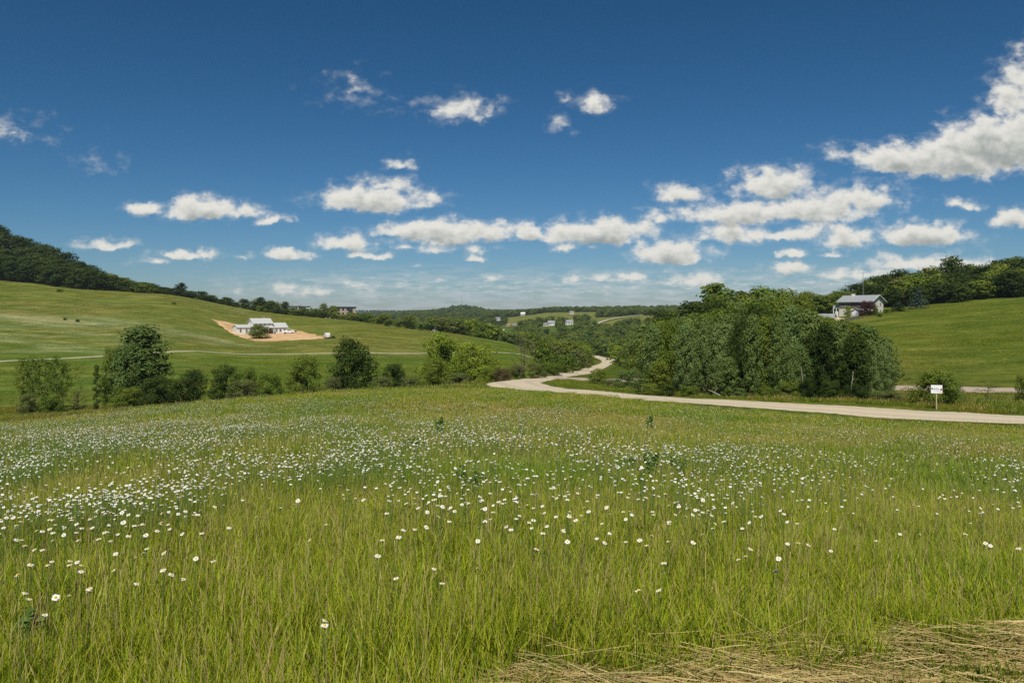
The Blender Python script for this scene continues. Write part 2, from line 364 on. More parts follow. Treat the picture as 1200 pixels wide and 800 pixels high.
_nt.links.new(_c, _p.inputs['Base Color']); _p.inputs['Roughness'].default_value = 1; _p.inputs['Specular IOR Level'].default_value = 0; _nt.links.new(_p.outputs[0], _o.inputs[0])
patch('bare_soil', [(247,373),(262,380),(285,378),(320,372),(345,358),(362,335),(386,304),(372,300),(340,300),(315,299),(300,301),(284,312),(270,328),(256,352)], soil, 'bare orange soil around the new white house', .22)

# ------------------------------------------------------------------ materials
M = dict(
 bark=flat_mat('bark', (.10, .08, .06), .95, .1, .4, 6), bark_pale=flat_mat('pale_bark', (.36, .33, .27), .9, .1, .35, 4),
 bark_grey=flat_mat('grey_bark', (.17, .14, .11), .95, .1, .3, 5),
 oak=leaf_mat('oak_leaves', (.046, .076, .019), (.074, .108, .023)), mid=leaf_mat('green_leaves', (.128, .190, .030), (.20, .24, .038)),
 aspen=leaf_mat('aspen_leaves', (.135, .200, .055), (.19, .245, .066)), silver=leaf_mat('silvery_leaves', (.17, .24, .075), (.22, .28, .085)), lime=leaf_mat('willow_leaves', (.23, .30, .038), (.26, .32, .042)),
 olive=leaf_mat('olive_leaves', (.15, .175, .058), (.17, .19, .06)), purple=leaf_mat('plum_leaves', (.085, .040, .034), (.095, .045, .036), .2),
 rust=leaf_mat('russet_leaves', (.13, .10, .05), (.14, .105, .055), .2),
 spruce=leaf_mat('spruce_needles', (.085, .125, .092), (.09, .13, .098), .1), conifer=leaf_mat('dark_needles', (.045, .08, .030), (.06, .095, .036), .1),
 grey=leaf_mat('dry_leaves', (.20, .185, .115), (.22, .20, .125), .2),
 grass=leaf_mat('grass_blades', None, None, .30, True), weed=leaf_mat('weed_leaves', (.15, .235, .05), (.17, .25, .055), .3),
 hay=flat_mat('dry_straw', (.50, .38, .18), .8, .2, .35, 9),
 petal=flat_mat('white_petals', (.82, .82, .78), .7, .2, .04, 30), disc=flat_mat('yellow_disc', (.72, .48, .03), .8, .1, .15, 60), stem=flat_mat('green_stem', (.09, .14, .03), .8, .1, .2, 20),
 white=flat_mat('white_siding', (.76, .75, .70), .6, .3, .05, 1.5), cream=flat_mat('cream_siding', (.66, .62, .52), .7, .2, .06, 1.5), trim=flat_mat('white_trim', (.82, .81, .78), .5, .3, .03, 2),
 roof=flat_mat('pale_grey_shingles', (.50, .50, .47), .8, .2, .12, 2), roof_dark=flat_mat('grey_shingles', (.24, .24, .23), .85, .2, .15, 2), roof_mid=flat_mat('light_grey_shingles', (.30, .31, .31), .8, .2, .1, 2),
 glass=flat_mat('window_glass', (.03, .035, .045), .08, .6, .1, 2), redwood=flat_mat('red_brown_boards', (.30, .13, .09), .8, .2, .2, 3), brown=flat_mat('dark_brown', (.17, .12, .085), .8, .2, .2, 2),
 tan=flat_mat('tan_siding', (.45, .37, .26), .8, .2, .1, 1), brick=flat_mat('reddish_brick', (.33, .2, .14), .9, .1, .15, 2), tarmac=flat_mat('tarmac', (.06, .06, .065), .9, .2, .2, 1), dark=flat_mat('dark_panel', (.045, .045, .05), .7, .3, .2, 2),
 paint=flat_mat('white_car_paint', (.80, .80, .80), .25, .5, .02, 3), rubber=flat_mat('tyre_rubber', (.02, .02, .02), .9, .2, .2, 5), steel=flat_mat('steel', (.30, .30, .31), .4, .5, .1, 5),
 lamp=flat_mat('lamp_lens', (.5, .05, .03), .2, .5, .1, 5), post=flat_mat('weathered_post', (.42, .34, .20), .9, .1, .2, 12), board=flat_mat('sign_board_white', (.80, .80, .77), .6, .3, .03, 5),
 blue=flat_mat('sign_blue', (.22, .33, .50), .6, .3, .1, 5), navy=flat_mat('sign_dark_green', (.03, .08, .07), .6, .3, .1, 5), red=flat_mat('sign_red', (.30, .03, .04), .6, .3, .1, 5), pink=flat_mat('sign_pink', (.75, .5, .5), .6, .3, .1, 5),
 rock=flat_mat('pale_rock', (.50, .42, .28), .9, .1, .25, 2),
)

# ------------------------------------------------------------------ trees
def cards(P, Nrm, size, rng, tint):
    """one bent leaf-spray quad per point"""
    n = len(P); t = rng.normal(size=(n, 3)); t -= Nrm*(t*Nrm).sum(1)[:, None]; t /= np.linalg.norm(t, axis=1)[:, None]+1e-9
    b = np.cross(Nrm, t); s = size*rng.uniform(.55, 1.25, (n, 1)); a = rng.uniform(.4, .75, (n, 1))
    up = Nrm*s*.25
    V = np.stack([P-t*s*.5-up, P+b*s*a*.5, P+t*s*.55-up, P-b*s*a*.5], 1).reshape(-1, 3)
    q = np.arange(n)[:, None]*4
    tri = np.concatenate([q+[[0, 1, 3]], q+[[1, 2, 3]]], 0)
    return V, tri, np.repeat(tint, 4, 0)
def crown_mesh(name, lobes, leaves, size, rng, outward=1.25, flat=.72):
    """lobes: (x,y,z,r). Leaf sprays fill each lobe, thickest near its skin, with ragged edges."""
    L = np.array(lobes); vol = L[:, 3]**2; cnt = np.maximum(8, (leaves*vol/vol.sum()).astype(int)); P, Q, T = [], [], []
    cen = np.average(L[:, :3], axis=0, weights=vol)
    for (x, y, z, r), c in zip(L, cnt):
        v = rng.normal(size=(c, 3)); v /= np.linalg.norm(v, axis=1)[:, None]
        rad = r*np.clip(rng.normal(.86, .2, c), .2, 1.45)
        p = v*rad[:, None]*[1, 1, flat]+[x, y, z]
        o = v*.85+(p-cen)/(np.linalg.norm(p-cen, axis=1)[:, None]+1e-6)*.5
        nn = o*outward+rng.normal(size=(c, 3))*.42+[0, 0, .3]; nn /= np.linalg.norm(nn, axis=1)[:, None]
        P.append(p); Q.append(nn); k = rng.uniform(.85, 1.15)
        tt = np.ones((c, 3))*k*rng.uniform(.75, 1.25, (c, 1)); tt[:, 0] *= rng.uniform(.9, 1.12, c); T.append(tt)
    P = np.vstack(P); P[:, 2] = np.maximum(P[:, 2], .05)
    V, tri, col = cards(P, np.vstack(Q), size, rng, np.vstack(T))
    return np_mesh(name, V, [tri], col)
def trunk_mesh(name, H, r0, lobes, rng, top=.8, nl=14, stems=1):
    mb = MB()
    for s in range(stems):
        ox, oy = (rng.normal(0, .05*H, 2) if stems > 1 else (0, 0)); lean = rng.normal(0, .03 if stems == 1 else .09, 2)*H
        zs = np.linspace(-.25, H*top, 7)
        pts = [(ox+lean[0]*(z/H)**1.5+rng.normal(0, .006*H), oy+lean[1]*(z/H)**1.5+rng.normal(0, .006*H), z) for z in zs]
        pts[0] = (ox, oy, -.25); mb.tube(pts, np.linspace(r0, r0*.22, 7)*(1 if stems == 1 else .6), 7)
        idx = rng.permutation(len(lobes))[:nl]
        for k in idx:
            x, y, z, r = lobes[k]; z0 = max(.08*H, min(z-.25*math.hypot(x-ox, y-oy)-.1*H, H*top*.9)); f = z0/(H*top); q = int(min(5, f*6))
            a = np.array(pts[q])+(np.array(pts[q+1])-np.array(pts[q]))*(f*6-q if f*6-q < 1 else 1); b = np.array((x, y, z))
            m = (a+b)/2+[0, 0, -.03*H]+rng.normal(0, .012*H, 3); rr = max(.02, r0*.36*(1-f*.6))
            mb.tube([a, m, b], [rr, rr*.65, rr*.2], 5)
    return mb.mesh(name, True)
PROTO = {}
def proto(kind, seed, far=False):
    key = (kind, seed, far)
    if key in PROTO: return PROTO[key]
    rng = np.random.default_rng(1000+seed*17+sum(map(ord, kind))); H = 10.0; lob = []
    nl = {'oak': 26, 'mid': 27, 'aspen': 34, 'slender': 22, 'bush': 24, 'lime': 26, 'dead': 16, 'column': 14, 'sapling': 10}.get(kind, 30)
    W = {'oak': 8.6, 'mid': 7.2, 'aspen': 5.2, 'slender': 3.8, 'bush': 10.5, 'lime': 10.0, 'dead': 6.5, 'column': 2.6, 'sapling': 4.5}.get(kind, 6)
    zlo = {'oak': .12, 'mid': .10, 'aspen': .10, 'slender': .26, 'bush': .06, 'lime': .06, 'dead': .2, 'column': .06, 'sapling': .2}.get(kind, .1)
    if kind in ('spruce', 'conifer'):
        W = 6.4 if kind == 'spruce' else 5.0; V, T, Cc = [], [], []; off = 0
        for k in range(22):
            z = H*(.05+.92*(k/21)**.92); rad = W/2*(1-k/21)**.85+.12; m = max(5, int(15*(1-k/24)))
            for b in range(m):
                a = 6.283*b/m+rng.uniform(-.25, .25)+k*.7; rl = rad*rng.uniform(.75, 1.1); n = 22 if not far else 8
                t = rng.uniform(.1, 1, n); p = np.stack([np.cos(a)*rl*t, np.sin(a)*rl*t, z-.22*rl*t+.12*rl*t*t*1.2+rng.normal(0, .07, n)], 1)
                p[:, :2] += rng.normal(0, .12, (n, 2))*(.3+t[:, None])
                nn = np.stack([np.cos(a)*.5+rng.normal(0, .4, n), np.sin(a)*.5+rng.normal(0, .4, n), np.full(n, .8)], 1); nn /= np.linalg.norm(nn, axis=1)[:, None]
                v, tr, cc = cards(p, nn, .42 if not far else .7, rng, np.ones((n, 3))*rng.uniform(.75, 1.2)); V.append(v); T.append(tr+off); Cc.append(cc); off += len(v)
        cm = np_mesh('crown', np.vstack(V), [np.vstack(T)], np.vstack(Cc))
        mb = MB(); mb.tube([(0, 0, -.2), (0, 0, H*.5), (0, 0, H*.97)], [.2, .12, .02], 7); tm = mb.mesh('trunk', True)
    else:
        for k in range(nl):
            u = (k+.5)/nl; z = H*(zlo+(.93-zlo)*u); s = (z/H-zlo)/(1-zlo)
            if kind == 'oak': env = math.sin(math.pi*min(1, max(.06, .20+.76*s)))**.55
            elif kind == 'mid': env = math.sin(math.pi*min(1, .22+.74*s))**.6
            elif kind == 'aspen': env = math.sin(math.pi*min(1, .20+.76*s))**.65
            elif kind in ('bush', 'lime'): env = math.sin(math.pi*min(1, .34+.60*s))**.5
            elif kind == 'slender': env = math.sin(math.pi*(.12+.82*s))**.7
            else: env = math.sin(math.pi*(.25+.7*s))**.7
            rr = W/2*env; a = k*2.39996+rng.uniform(-.5, .5)
            lr = {'oak': 1.42, 'mid': 1.18, 'aspen': .92, 'slender': .75, 'bush': 1.5, 'lime': 1.4, 'dead': .8, 'column': .6, 'sapling': .75}.get(kind, 1.2)*rng.uniform(.75, 1.25)
            q = max(0, rr-lr*.75)*rng.uniform(.55, 1.08); lob.append((q*math.cos(a), q*math.sin(a), min(z, H-lr*.62), lr))
            if kind in ('oak', 'mid', 'bush', 'lime', 'aspen') and k % 3 == 0: lob.append((q*.35*math.cos(a+2), q*.35*math.sin(a+2), min(z, H-lr*.5), lr*.95))
        leaves = {'oak': 7200, 'mid': 6400, 'aspen': 6000, 'slender': 1500, 'bush': 7200, 'lime': 7600, 'dead': 420, 'column': 1500, 'sapling': 420}.get(kind, 5000)
        size = {'oak': .40, 'mid': .36, 'aspen': .34, 'slender': .30, 'bush': .42, 'lime': .38, 'dead': .26, 'column': .30, 'sapling': .32}.get(kind, .36)
        if far: leaves = int(leaves*.26); size *= 1.9
        cm = crown_mesh('crown', lob, leaves, size, rng)
        tm = trunk_mesh('trunk', H, {'oak': .32, 'slender': .11, 'aspen': .15, 'dead': .16, 'column': .12, 'sapling': .07}.get(kind, .22), lob, rng,
                        .86 if kind in ('slender', 'aspen', 'dead', 'column') else .72, 6 if far else (16 if kind == 'dead' else 12), 3 if kind in ('bush', 'lime', 'dead') else 1)
    vs = np.empty(len(cm.vertices)*3, np.float32); cm.vertices.foreach_get('co', vs); vs = vs.reshape(-1, 3)
    PROTO[key] = (tm, cm, float(np.percentile(vs[:, 2], 99.7)), float(np.percentile(np.abs(vs[:, 0]), 98.5)*2)); return PROTO[key]
MATC = {}
def tree(name, px, d, top, wpx, kind, mat, label, cat='tree', group=None, bark='bark', seed=None, far=None, minH=1.0, maxH=99):
    """tree standing at plan position (px, d); height and crown breadth in metres follow from its size in the photo"""
    x, y = at(px, d); z = gz1(x, y); H = min(maxH, max(minH, (HY-top)/F*d-z)); W = wpx/F*d
    far = d > 170 if far is None else far; seed = random.randrange(4) if seed is None else seed
    tm, cm, h, w = proto(kind, seed, far)
    key = (kind, seed, far, mat, bark)
    if key not in MATC:
        a, b = tm.copy(), cm.copy(); a.materials.append(M[bark]); b.materials.append(M[mat]); MATC[key] = (a, b)
    a, b = MATC[key]
    r = thing(name, (x, y, z-.05), label, cat, group, random.uniform(0, 6.28), (W/w*random.uniform(.94, 1.06), W/w*random.uniform(.94, 1.06), H/h))
    for nm, me in (('trunk', a), ('crown', b)):
        o = bpy.data.objects.new(nm, me); COL.objects.link(o); o.parent = r
    return r

# -- valley floor left, each tree by itself
for px, top, w, s in ((27, 417, 17, 0), (39, 416, 19, 1), (52, 417, 20, 2), (66, 416, 22, 3), (74, 422, 18, 0)):
    tree('ash_tree', px, 112+random.uniform(-3, 3), top, w, 'slender', 'mid', {27: 'thin bare-stemmed tree at the outer left end of the row of slender trees', 39: 'thin tree with small high crown, second from the left in the slender row', 52: 'slender tree with bare stem in the middle of the five-tree row', 66: 'darkest and widest crowned slender tree of the five-tree row', 74: 'slender tree at the right end of the row beside the dry grey shrub'}[px], seed=s, bark='bark_grey')
tree('shrub', 91, 113, 456, 30, 'dead', 'grey', 'dry grey leafless shrub between the slender trees and the big valley tree', 'shrub')
tree('sapling', 92, 116, 427, 14, 'sapling', 'mid', 'sparse spindly sapling standing above the dry grey shrub', 'tree', seed=1)
tree('cedar_tree', 113, 109, 427, 10, 'column', 'oak', 'narrow dark column-shaped tree left of the big valley tree', 'tree')
tree('maple_tree', 131, 112, 408, 26, 'mid', 'mid', 'medium tree with airy crown leaning against the left of the big valley tree')
tree('cottonwood_tree', 166, 113, 381, 62, 'aspen', 'aspen', 'tallest tree on the valley floor with big grey-green crown', seed=2)
tree('cottonwood_tree', 150, 110, 402, 40, 'mid', 'aspen', 'lower grey-green tree merging into the left side of the tallest valley tree', seed=1)
tree('shrub', 148, 104, 452, 42, 'bush', 'mid', 'spreading green shrub at the foot of the tallest valley tree', 'shrub')
tree('shrub', 181, 106, 440, 40, 'bush', 'oak', 'dark shrub tucked under the right side of the tallest valley tree', 'shrub')
tree('shrub', 205, 110, 443, 34, 'bush', 'oak', 'dark rounded shrub just right of the tallest valley tree', 'shrub')
tree('shrub', 227, 111, 432, 28, 'mid', 'oak', 'dark upright shrub with rounded top at the end of the dark shrub row', 'shrub')
tree('shrub', 263, 118, 427, 38, 'bush', 'oak', 'dark round bush standing alone on the green valley floor', 'shrub')
tree('shrub', 292, 122, 429, 18, 'mid', 'mid', 'small bush behind and between two larger valley bushes', 'shrub')
tree('shrub', 286, 105, 444, 36, 'bush', 'olive', 'low pale green shrub in front of the small valley bush', 'shrub')
tree('shrub', 317, 106, 436, 34, 'bush', 'mid', 'leafy green bush just behind the meadow crest, right of the pale low shrub', 'shrub')
tree('shrub', 356, 112, 416, 40, 'bush', 'mid', 'tall bright rounded bush left of the dark round-headed tree', 'shrub')
tree('shrub', 389, 104, 440, 30, 'bush', 'olive', 'scrubby olive shrub at the foot of the dark round-headed tree', 'shrub')
tree('elm_tree', 413, 108, 396, 50, 'oak', 'oak', 'lone dark round-headed tree standing behind the meadow crest')
tree('juniper', 462, 105, 425, 30, 'mid', 'oak', 'small dark bush with pointed top standing alone behind the crest', 'shrub')
tree('shrub', 448, 102, 440, 30, 'bush', 'olive', 'dull olive scrub at the left foot of the pointed dark bush', 'shrub')
tree('shrub', 482, 101, 440, 32, 'bush', 'olive', 'low olive scrub between the pointed dark bush and the yellow-green willow', 'shrub')
tree('willow_tree', 520, 122, 390, 60, 'lime', 'lime', 'large yellow-green willow with domed crown, the taller of the pair')
tree('willow_tree', 557, 116, 401, 58, 'lime', 'lime', 'shorter yellow-green willow on the right of the pair', seed=3)
tree('shrub', 510, 100, 418, 34, 'bush', 'mid', 'green bush in front of the taller yellow-green willow', 'shrub')
tree('shrub', 538, 98, 436, 30, 'bush', 'olive', 'low brownish scrub at the foot of the two willows', 'shrub')
tree('shrub', 589, 104, 431, 22, 'bush', 'rust', 'russet brown bush beside the road bend', 'shrub')
tree('shrub', 576, 106, 429, 26, 'bush', 'mid', 'green bush between the shorter willow and the russet bush', 'shrub')
tree('shrub', 33, 110, 460, 26, 'bush', 'olive', 'low scrub round the feet of the left-hand slender trees', 'shrub')
tree('shrub', 60, 108, 463, 30, 'bush', 'mid', 'low green scrub round the feet of the darkest slender tree', 'shrub')
None and tree('shrub', 244, 112, 445, 22, 'bush', 'olive', 'low tangled scrub linking the dark shrub row to the lone round bush', 'shrub')
None and tree('shrub', 336, 103, 449, 22, 'bush', 'olive', 'small scruffy bush between two leafy bushes behind the crest', 'shrub')
# -- scrub left of the far road
tree('dead_tree', 613, 150, 391, 32, 'dead', 'grey', 'grey half-bare tree left of the winding road', seed=1)
for k, (px, d, top, w, kd, mt, lab) in enumerate((
 (605, 155, 428, 20, 'bush', 'olive', 'low olive shrub under the grey half-bare tree'), (638, 175, 396, 24, 'mid', 'mid', 'green tree just right of the grey half-bare tree'),
 (628, 142, 424, 26, 'bush', 'olive', 'low pale scrub along the road, under the half-bare tree'), (652, 215, 404, 26, 'bush', 'olive', 'olive bush in the middle of the roadside thicket'),
 (662, 200, 415, 30, 'bush', 'mid', 'broad green bush in front of the roadside thicket'), (676, 245, 408, 26, 'bush', 'olive', 'pale green bush in the thicket close to the road bend'),
 (646, 165, 424, 26, 'bush', 'mid', 'low green bush at the near edge of the roadside thicket'), (688, 285, 410, 18, 'bush', 'mid', 'small dark bush at the tip of the thicket inside the road bend'),
 (668, 290, 398, 24, 'mid', 'mid', 'upright tree rising at the back of the roadside thicket'), (640, 260, 398, 26, 'mid', 'olive', 'olive tree at the back of the roadside thicket by the field corner'))):
    tree('shrub' if kd == 'bush' else 'thicket_tree', px, d, top, w, kd, mt, lab, 'shrub' if kd == 'bush' else 'tree')
tree('shrub', 727, 235, 405, 26, 'bush', 'lime', 'bright yellow-green bush on the outside of the road bend', 'shrub')
tree('shrub', 741, 215, 408, 20, 'bush', 'mid', 'green bush right of the bright bush at the road bend', 'shrub')
tree('shrub', 702, 112, 431, 22, 'bush', 'mid', 'bush standing between the two roads near the junction', 'shrub')
tree('shrub', 737, 97, 432, 36, 'bush', 'aspen', 'broad bush at the left end of the roadside tree clump', 'shrub')
tree('shrub', 718, 103, 444, 22, 'bush', 'olive', 'low bush in front of the gravel road, left of the tree clump', 'shrub')
# -- the clump right of centre: front rank
front = [(750,395),(765,376),(790,368),(830,366),(873,362),(900,360),(927,356),(951,366),(975,374),(1007,380),(1030,392),(1045,402)]
fx, fy = zip(*front)
G1 = 'young trees in the clump beside the road'
spots = []; random.seed(2024)
for px in range(756, 1046, 14): spots.append((px+random.uniform(-4, 4), random.uniform(73, 78), random.choice((random.uniform(2, 14), random.uniform(20, 60))), random.uniform(22, 33)))
for px in range(764, 1036, 15): spots.append((px+random.uniform(-4, 4), random.uniform(80, 90), random.uniform(-4, 22), random.uniform(26, 36)))
for k, (px, d, dy, w) in enumerate(spots):
    kd = random.choice(('aspen', 'aspen', 'aspen', 'mid')); low = px > 1030
    tree('aspen_tree', px, d, float(np.interp(px, fx, fy))+dy, w*(.7 if low else 1), kd, random.choice(('aspen', 'aspen', 'silver', 'mid', 'silver', 'oak')), 'grey-green young tree with thin pale stem in the dense clump along the road', group=G1, bark='bark_pale' if random.random() < .5 else 'bark_grey')
for px in range(758, 1050, 27):
    if 826 < px < 860: continue
    tree('shrub', px+random.uniform(-5, 5), random.uniform(70.5, 73), random.uniform(440, 460), random.uniform(18, 34), 'bush', random.choice(('mid', 'oak', 'aspen')), 'leafy undergrowth shrub at the foot of the roadside tree clump', 'shrub', group='shrubs along the front of the tree clump')
tree('aspen_tree', 1036, 84, 394, 34, 'aspen', 'aspen', 'loose-crowned tree at the right end of the clump, apart from the rest')
for px, d, tp in ((958, 92, 369), (972, 88, 373), (986, 90, 375), (1000, 86, 377), (1013, 90, 380), (966, 100, 371), (992, 98, 376), (1022, 84, 386)):
    tree('aspen_tree', px, d, tp, random.uniform(30, 40), 'aspen', random.choice(('aspen', 'mid')), 'grey-green young tree with thin pale stem in the dense clump along the road', group=G1, bark='bark_pale')
# pale leaning stems seen in the clump
def stem(px, d, dx, h, r, label, name='dead_sapling', cat='tree'):
    x, y = at(px, d); z = gz1(x, y); mb = MB()
    mb.tube([(0, 0, -.1), (dx*.3, 0, h*.35), (dx*.62, .05, h*.68), (dx, .1, h)], [r, r*.85, r*.6, r*.3], 8)
    mb.tube([(dx*.6, .05, h*.66), (dx*.6+.25, .1, h*.66+.4)], [r*.4, r*.15], 5)
    o = mb.build(name, M['bark_pale'], None, True); o.location = (x, y, z); tag(o, label, cat)
stem(996, 71.6, .35, 2.6, .045, 'thin pale bare stem leaning out of the clump near the sign')
stem(943, 72.0, -.3, 3.0, .035, 'thin pale stem standing in front of the middle of the clump')
stem(848, 70.6, -1.35, .7, .07, 'fallen pale trunk propped at the edge of the clump', 'fallen_log', 'log')
# back rank on the rise behind
back = [(745,372),(756,366),(775,358),(793,351),(817,346),(832,334),(860,332),(900,332),(913,338),(940,339),(960,341),(990,341)]
bx, by = zip(*back); G2 = 'trees on the wooded rise behind the clump'
for d0, n, dy in ((118, 9, 26), (140, 9, 16), (165, 9, 8), (195, 9, 2), (222, 9, 1)):
    for k in range(n):
        px = 748+(985-748)*(k+random.uniform(.1, .9))/n
        if px > 942: continue
        tree('maple_tree', px, d0+random.uniform(-8, 8), float(np.interp(px, bx, by))+dy+random.uniform(-3, 15), random.uniform(44, 58)*(150/d0)**.5, random.choice(('oak', 'mid', 'aspen')), random.choice(('mid', 'mid', 'oak', 'aspen', 'aspen', 'oak')), 'tall green broadleaf tree on the wooded rise behind the roadside clump', group=G2, minH=7, maxH=20)
# right roadside
tree('shrub', 1097, 66, 432, 52, 'bush', 'mid', 'rounded green bush right behind the white sign', 'shrub')
tree('shrub', 1113, 68, 443, 30, 'bush', 'aspen', 'lower bush adjoining the right of the bush behind the sign', 'shrub')
tree('shrub', 1157, 74, 446, 36, 'sapling', 'olive', 'sparse see-through shrub in front of the pinkish gravel road', 'shrub')
tree('shrub', 1200, 72, 436, 24, 'bush', 'mid', 'dark bush cut by the right edge of the picture, above the road', 'shrub')
tree('shrub', 1064, 76, 440, 20, 'sapling', 'olive', 'thin shrub between the tree clump and the sign', 'shrub')
tree('shrub', 1043, 70, 462, 34, 'bush', 'olive', 'low grassy shrub at the right foot of the tree clump', 'shrub')
# -- right hill wood
hill_top = [(985,340),(1003,335),(1010,328),(1023,320),(1046,316),(1070,317),(1090,310),(1112,310),(1140,312),(1165,303),(1180,297),(1200,300),(1240,296),(1290,290)]
hx, hy = zip(*hill_top); G3 = 'trees of the wood on the right hill'
for d0, n, dy, mx in ((256, 15, 20, 13), (270, 16, 10, 15), (288, 15, 4, 18), (305, 15, 0, 22)):
    for k in range(n):
        px = 992+(1275-992)*(k+random.uniform(.1, .9))/n
        tp = float(np.interp(px, hx, hy))+dy+random.uniform(-2, 5)
        if 985 < px < 1042 and d0 < 265: continue
        tree('oak_tree', px, d0+random.uniform(-6, 6), tp, random.uniform(28, 40), random.choice(('oak', 'oak', 'mid')), random.choice(('oak', 'oak', 'mid')), 'dark green broadleaf tree in the wood along the crest of the right hill', group=G3, minH=6, maxH=mx)
tree('oak_tree', 1115, 292, 300, 27, 'oak', 'oak', 'round-headed dark tree rising above the right hill wood against the sky')
tree('oak_tree', 1052, 268, 326, 20, 'mid', 'rust', 'reddish brown tree behind the conifers near the hilltop house')
tree('blue_spruce', 1076, 240, 338, 22, 'spruce', 'spruce', 'tall blue spruce at the edge of the lawn near the hilltop house', far=False)
tree('spruce_tree', 1053, 236, 352, 18, 'conifer', 'conifer', 'short dark conifer left of the blue spruce')
tree('plum_tree', 1016, 231, 352, 21, 'bush', 'purple', 'purple-leaved tree in front of the hilltop house', far=False)
tree('shrub', 1024, 231, 357, 12, 'bush', 'mid', 'green shrub beside the purple-leaved tree', 'shrub')
tree('shrub', 1039, 232, 362, 10, 'bush', 'mid', 'small round shrub on the lawn right of the hilltop house', 'shrub')
tree('shrub', 1031, 222, 373.5, 5, 'bush', 'oak', 'tiny dark shrub on the mown slope below the hilltop house', 'shrub')
tree('shrub', 994, 236, 358, 9, 'bush', 'lime', 'yellow-green shrub by the porch of the hilltop house', 'shrub')
for px, top in ((968, 352), (976, 350), (957, 350), (984, 346), (946, 347)):
    tree('maple_tree', px, 262, top-6, 26, 'mid', 'mid', 'tall green broadleaf tree on the wooded rise behind the roadside clump', group=G2, maxH=14)
# -- left hill forest
ltop = [(-90,240),(-40,252),(0,264),(20,271),(45,286),(65,288),(85,302),(92,308),(105,312),(130,322),(150,328),(165,337),(178,345)]
lx, ly = zip(*ltop); G4 = 'trees of the dark wood on the left hill'
lbase = lambda px: np.interp(px, [-90, 0, 100, 170], [444, 452, 455, 462])
for dd, n, dy, hm in ((0, 17, 99, 13), (16, 15, 99, 14), (38, 14, 14, 15), (66, 12, 6, 18), (95, 11, 0, 20)):
    for k in range(n):
        px = -45+(176+45)*(k+random.uniform(.1, .9))/n; d = float(lbase(px))+dd+random.uniform(-4, 4)
        if px > 120 and dd > 50: continue
        tp = float(np.interp(px, lx, ly)); tp = max(tp+random.uniform(-1, 4), HY-F*(gz1(*at(px, d))+random.uniform(hm-3, hm))/d) if dy else tp+random.uniform(-1, 4)
        tree('oak_tree', px, d, tp, random.uniform(24, 35), 'oak', 'mid' if px > 112 and random.random() < .6 else 'oak', 'dark broadleaf tree in the dense wood covering the left hilltop', group=G4, minH=5, maxH=24)
for px, py, w in ((70, 341, 7), (76, 374, 4), (91, 376, 5), (204, 356, 5)):
    d = solve_d(px, py+1, 200, 460)
    tree('shrub', px, d, py-2.2, w, 'bush', 'oak', {70: 'dark bush alone high on the left hillside below the wood', 76: 'tiny dark bush beside the pale streak on the left hillside, the left of two', 91: 'tiny dark bush beside the pale streak on the left hillside, the right of two', 204: 'small bush just below the left skyline hedge trees'}[px], 'shrub', minH=.6)
# -- skyline tree line
sky = [(176,333),(187,341),(195,337),(203,345),(212,331),(222,345),(236,341),(247,346),(266,348),(286,350),(306,348),(318,353),(334,353),(344,360),(360,361),(379,355),(391,358),(412,366),(430,367),(450,368),(480,369),(505,371)]
G5 = 'trees of the skyline tree line above the left field'
edge = lambda px: float(np.interp(px, [170, 300, 400, 450, 505], [466, 474, 462, 420, 396]))
for px, top in sky:
    tall = px in (212, 334, 379, 391, 306)
    lab = {212: 'tall lone-crowned tree standing out of the left part of the skyline tree line', 334: 'small round tree on a bare stem poking above the skyline tree line', 379: 'pointed tree rising left of the distant flat-roofed block', 391: 'narrow tree close against the distant flat-roofed block', 306: 'flat-topped pair of crowns above the skyline tree line behind the white house'}.get(px)
    tree('ash_tree', px, edge(px)+12, top, (16 if not tall else 13) if px != 334 else 9, 'oak' if not px == 379 else 'mid', 'oak' if px < 340 else 'mid', lab or 'tree of the skyline tree line above the grassy left slope', group=None if lab else G5, minH=4)
for k in range(40):
    px = 174+(510-174)*(k+random.random())/40; d = edge(px)+random.uniform(2, 8)
    tree('ash_tree', px, d, float(np.interp(px, [p for p, _ in sky], [t for _, t in sky]))+random.uniform(6, 12), random.uniform(11, 17), random.choice(('oak', 'mid', 'bush')), random.choice(('oak', 'mid', 'mid')) if px > 300 else 'oak', 'tree of the skyline tree line above the grassy left slope', group=G5, minH=3.0, maxH=9)
for px in (453, 467, 477, 484, 493, 501):
    tree('cedar_tree', px, float(np.interp(px, [450, 505], [398, 384])), float(np.interp(px, [450, 505], [376, 381])), random.uniform(6, 9), 'conifer', 'conifer', 'small dark cedar in the row along the far edge of the left field', group='cedars along the far field edge', minH=2.5)
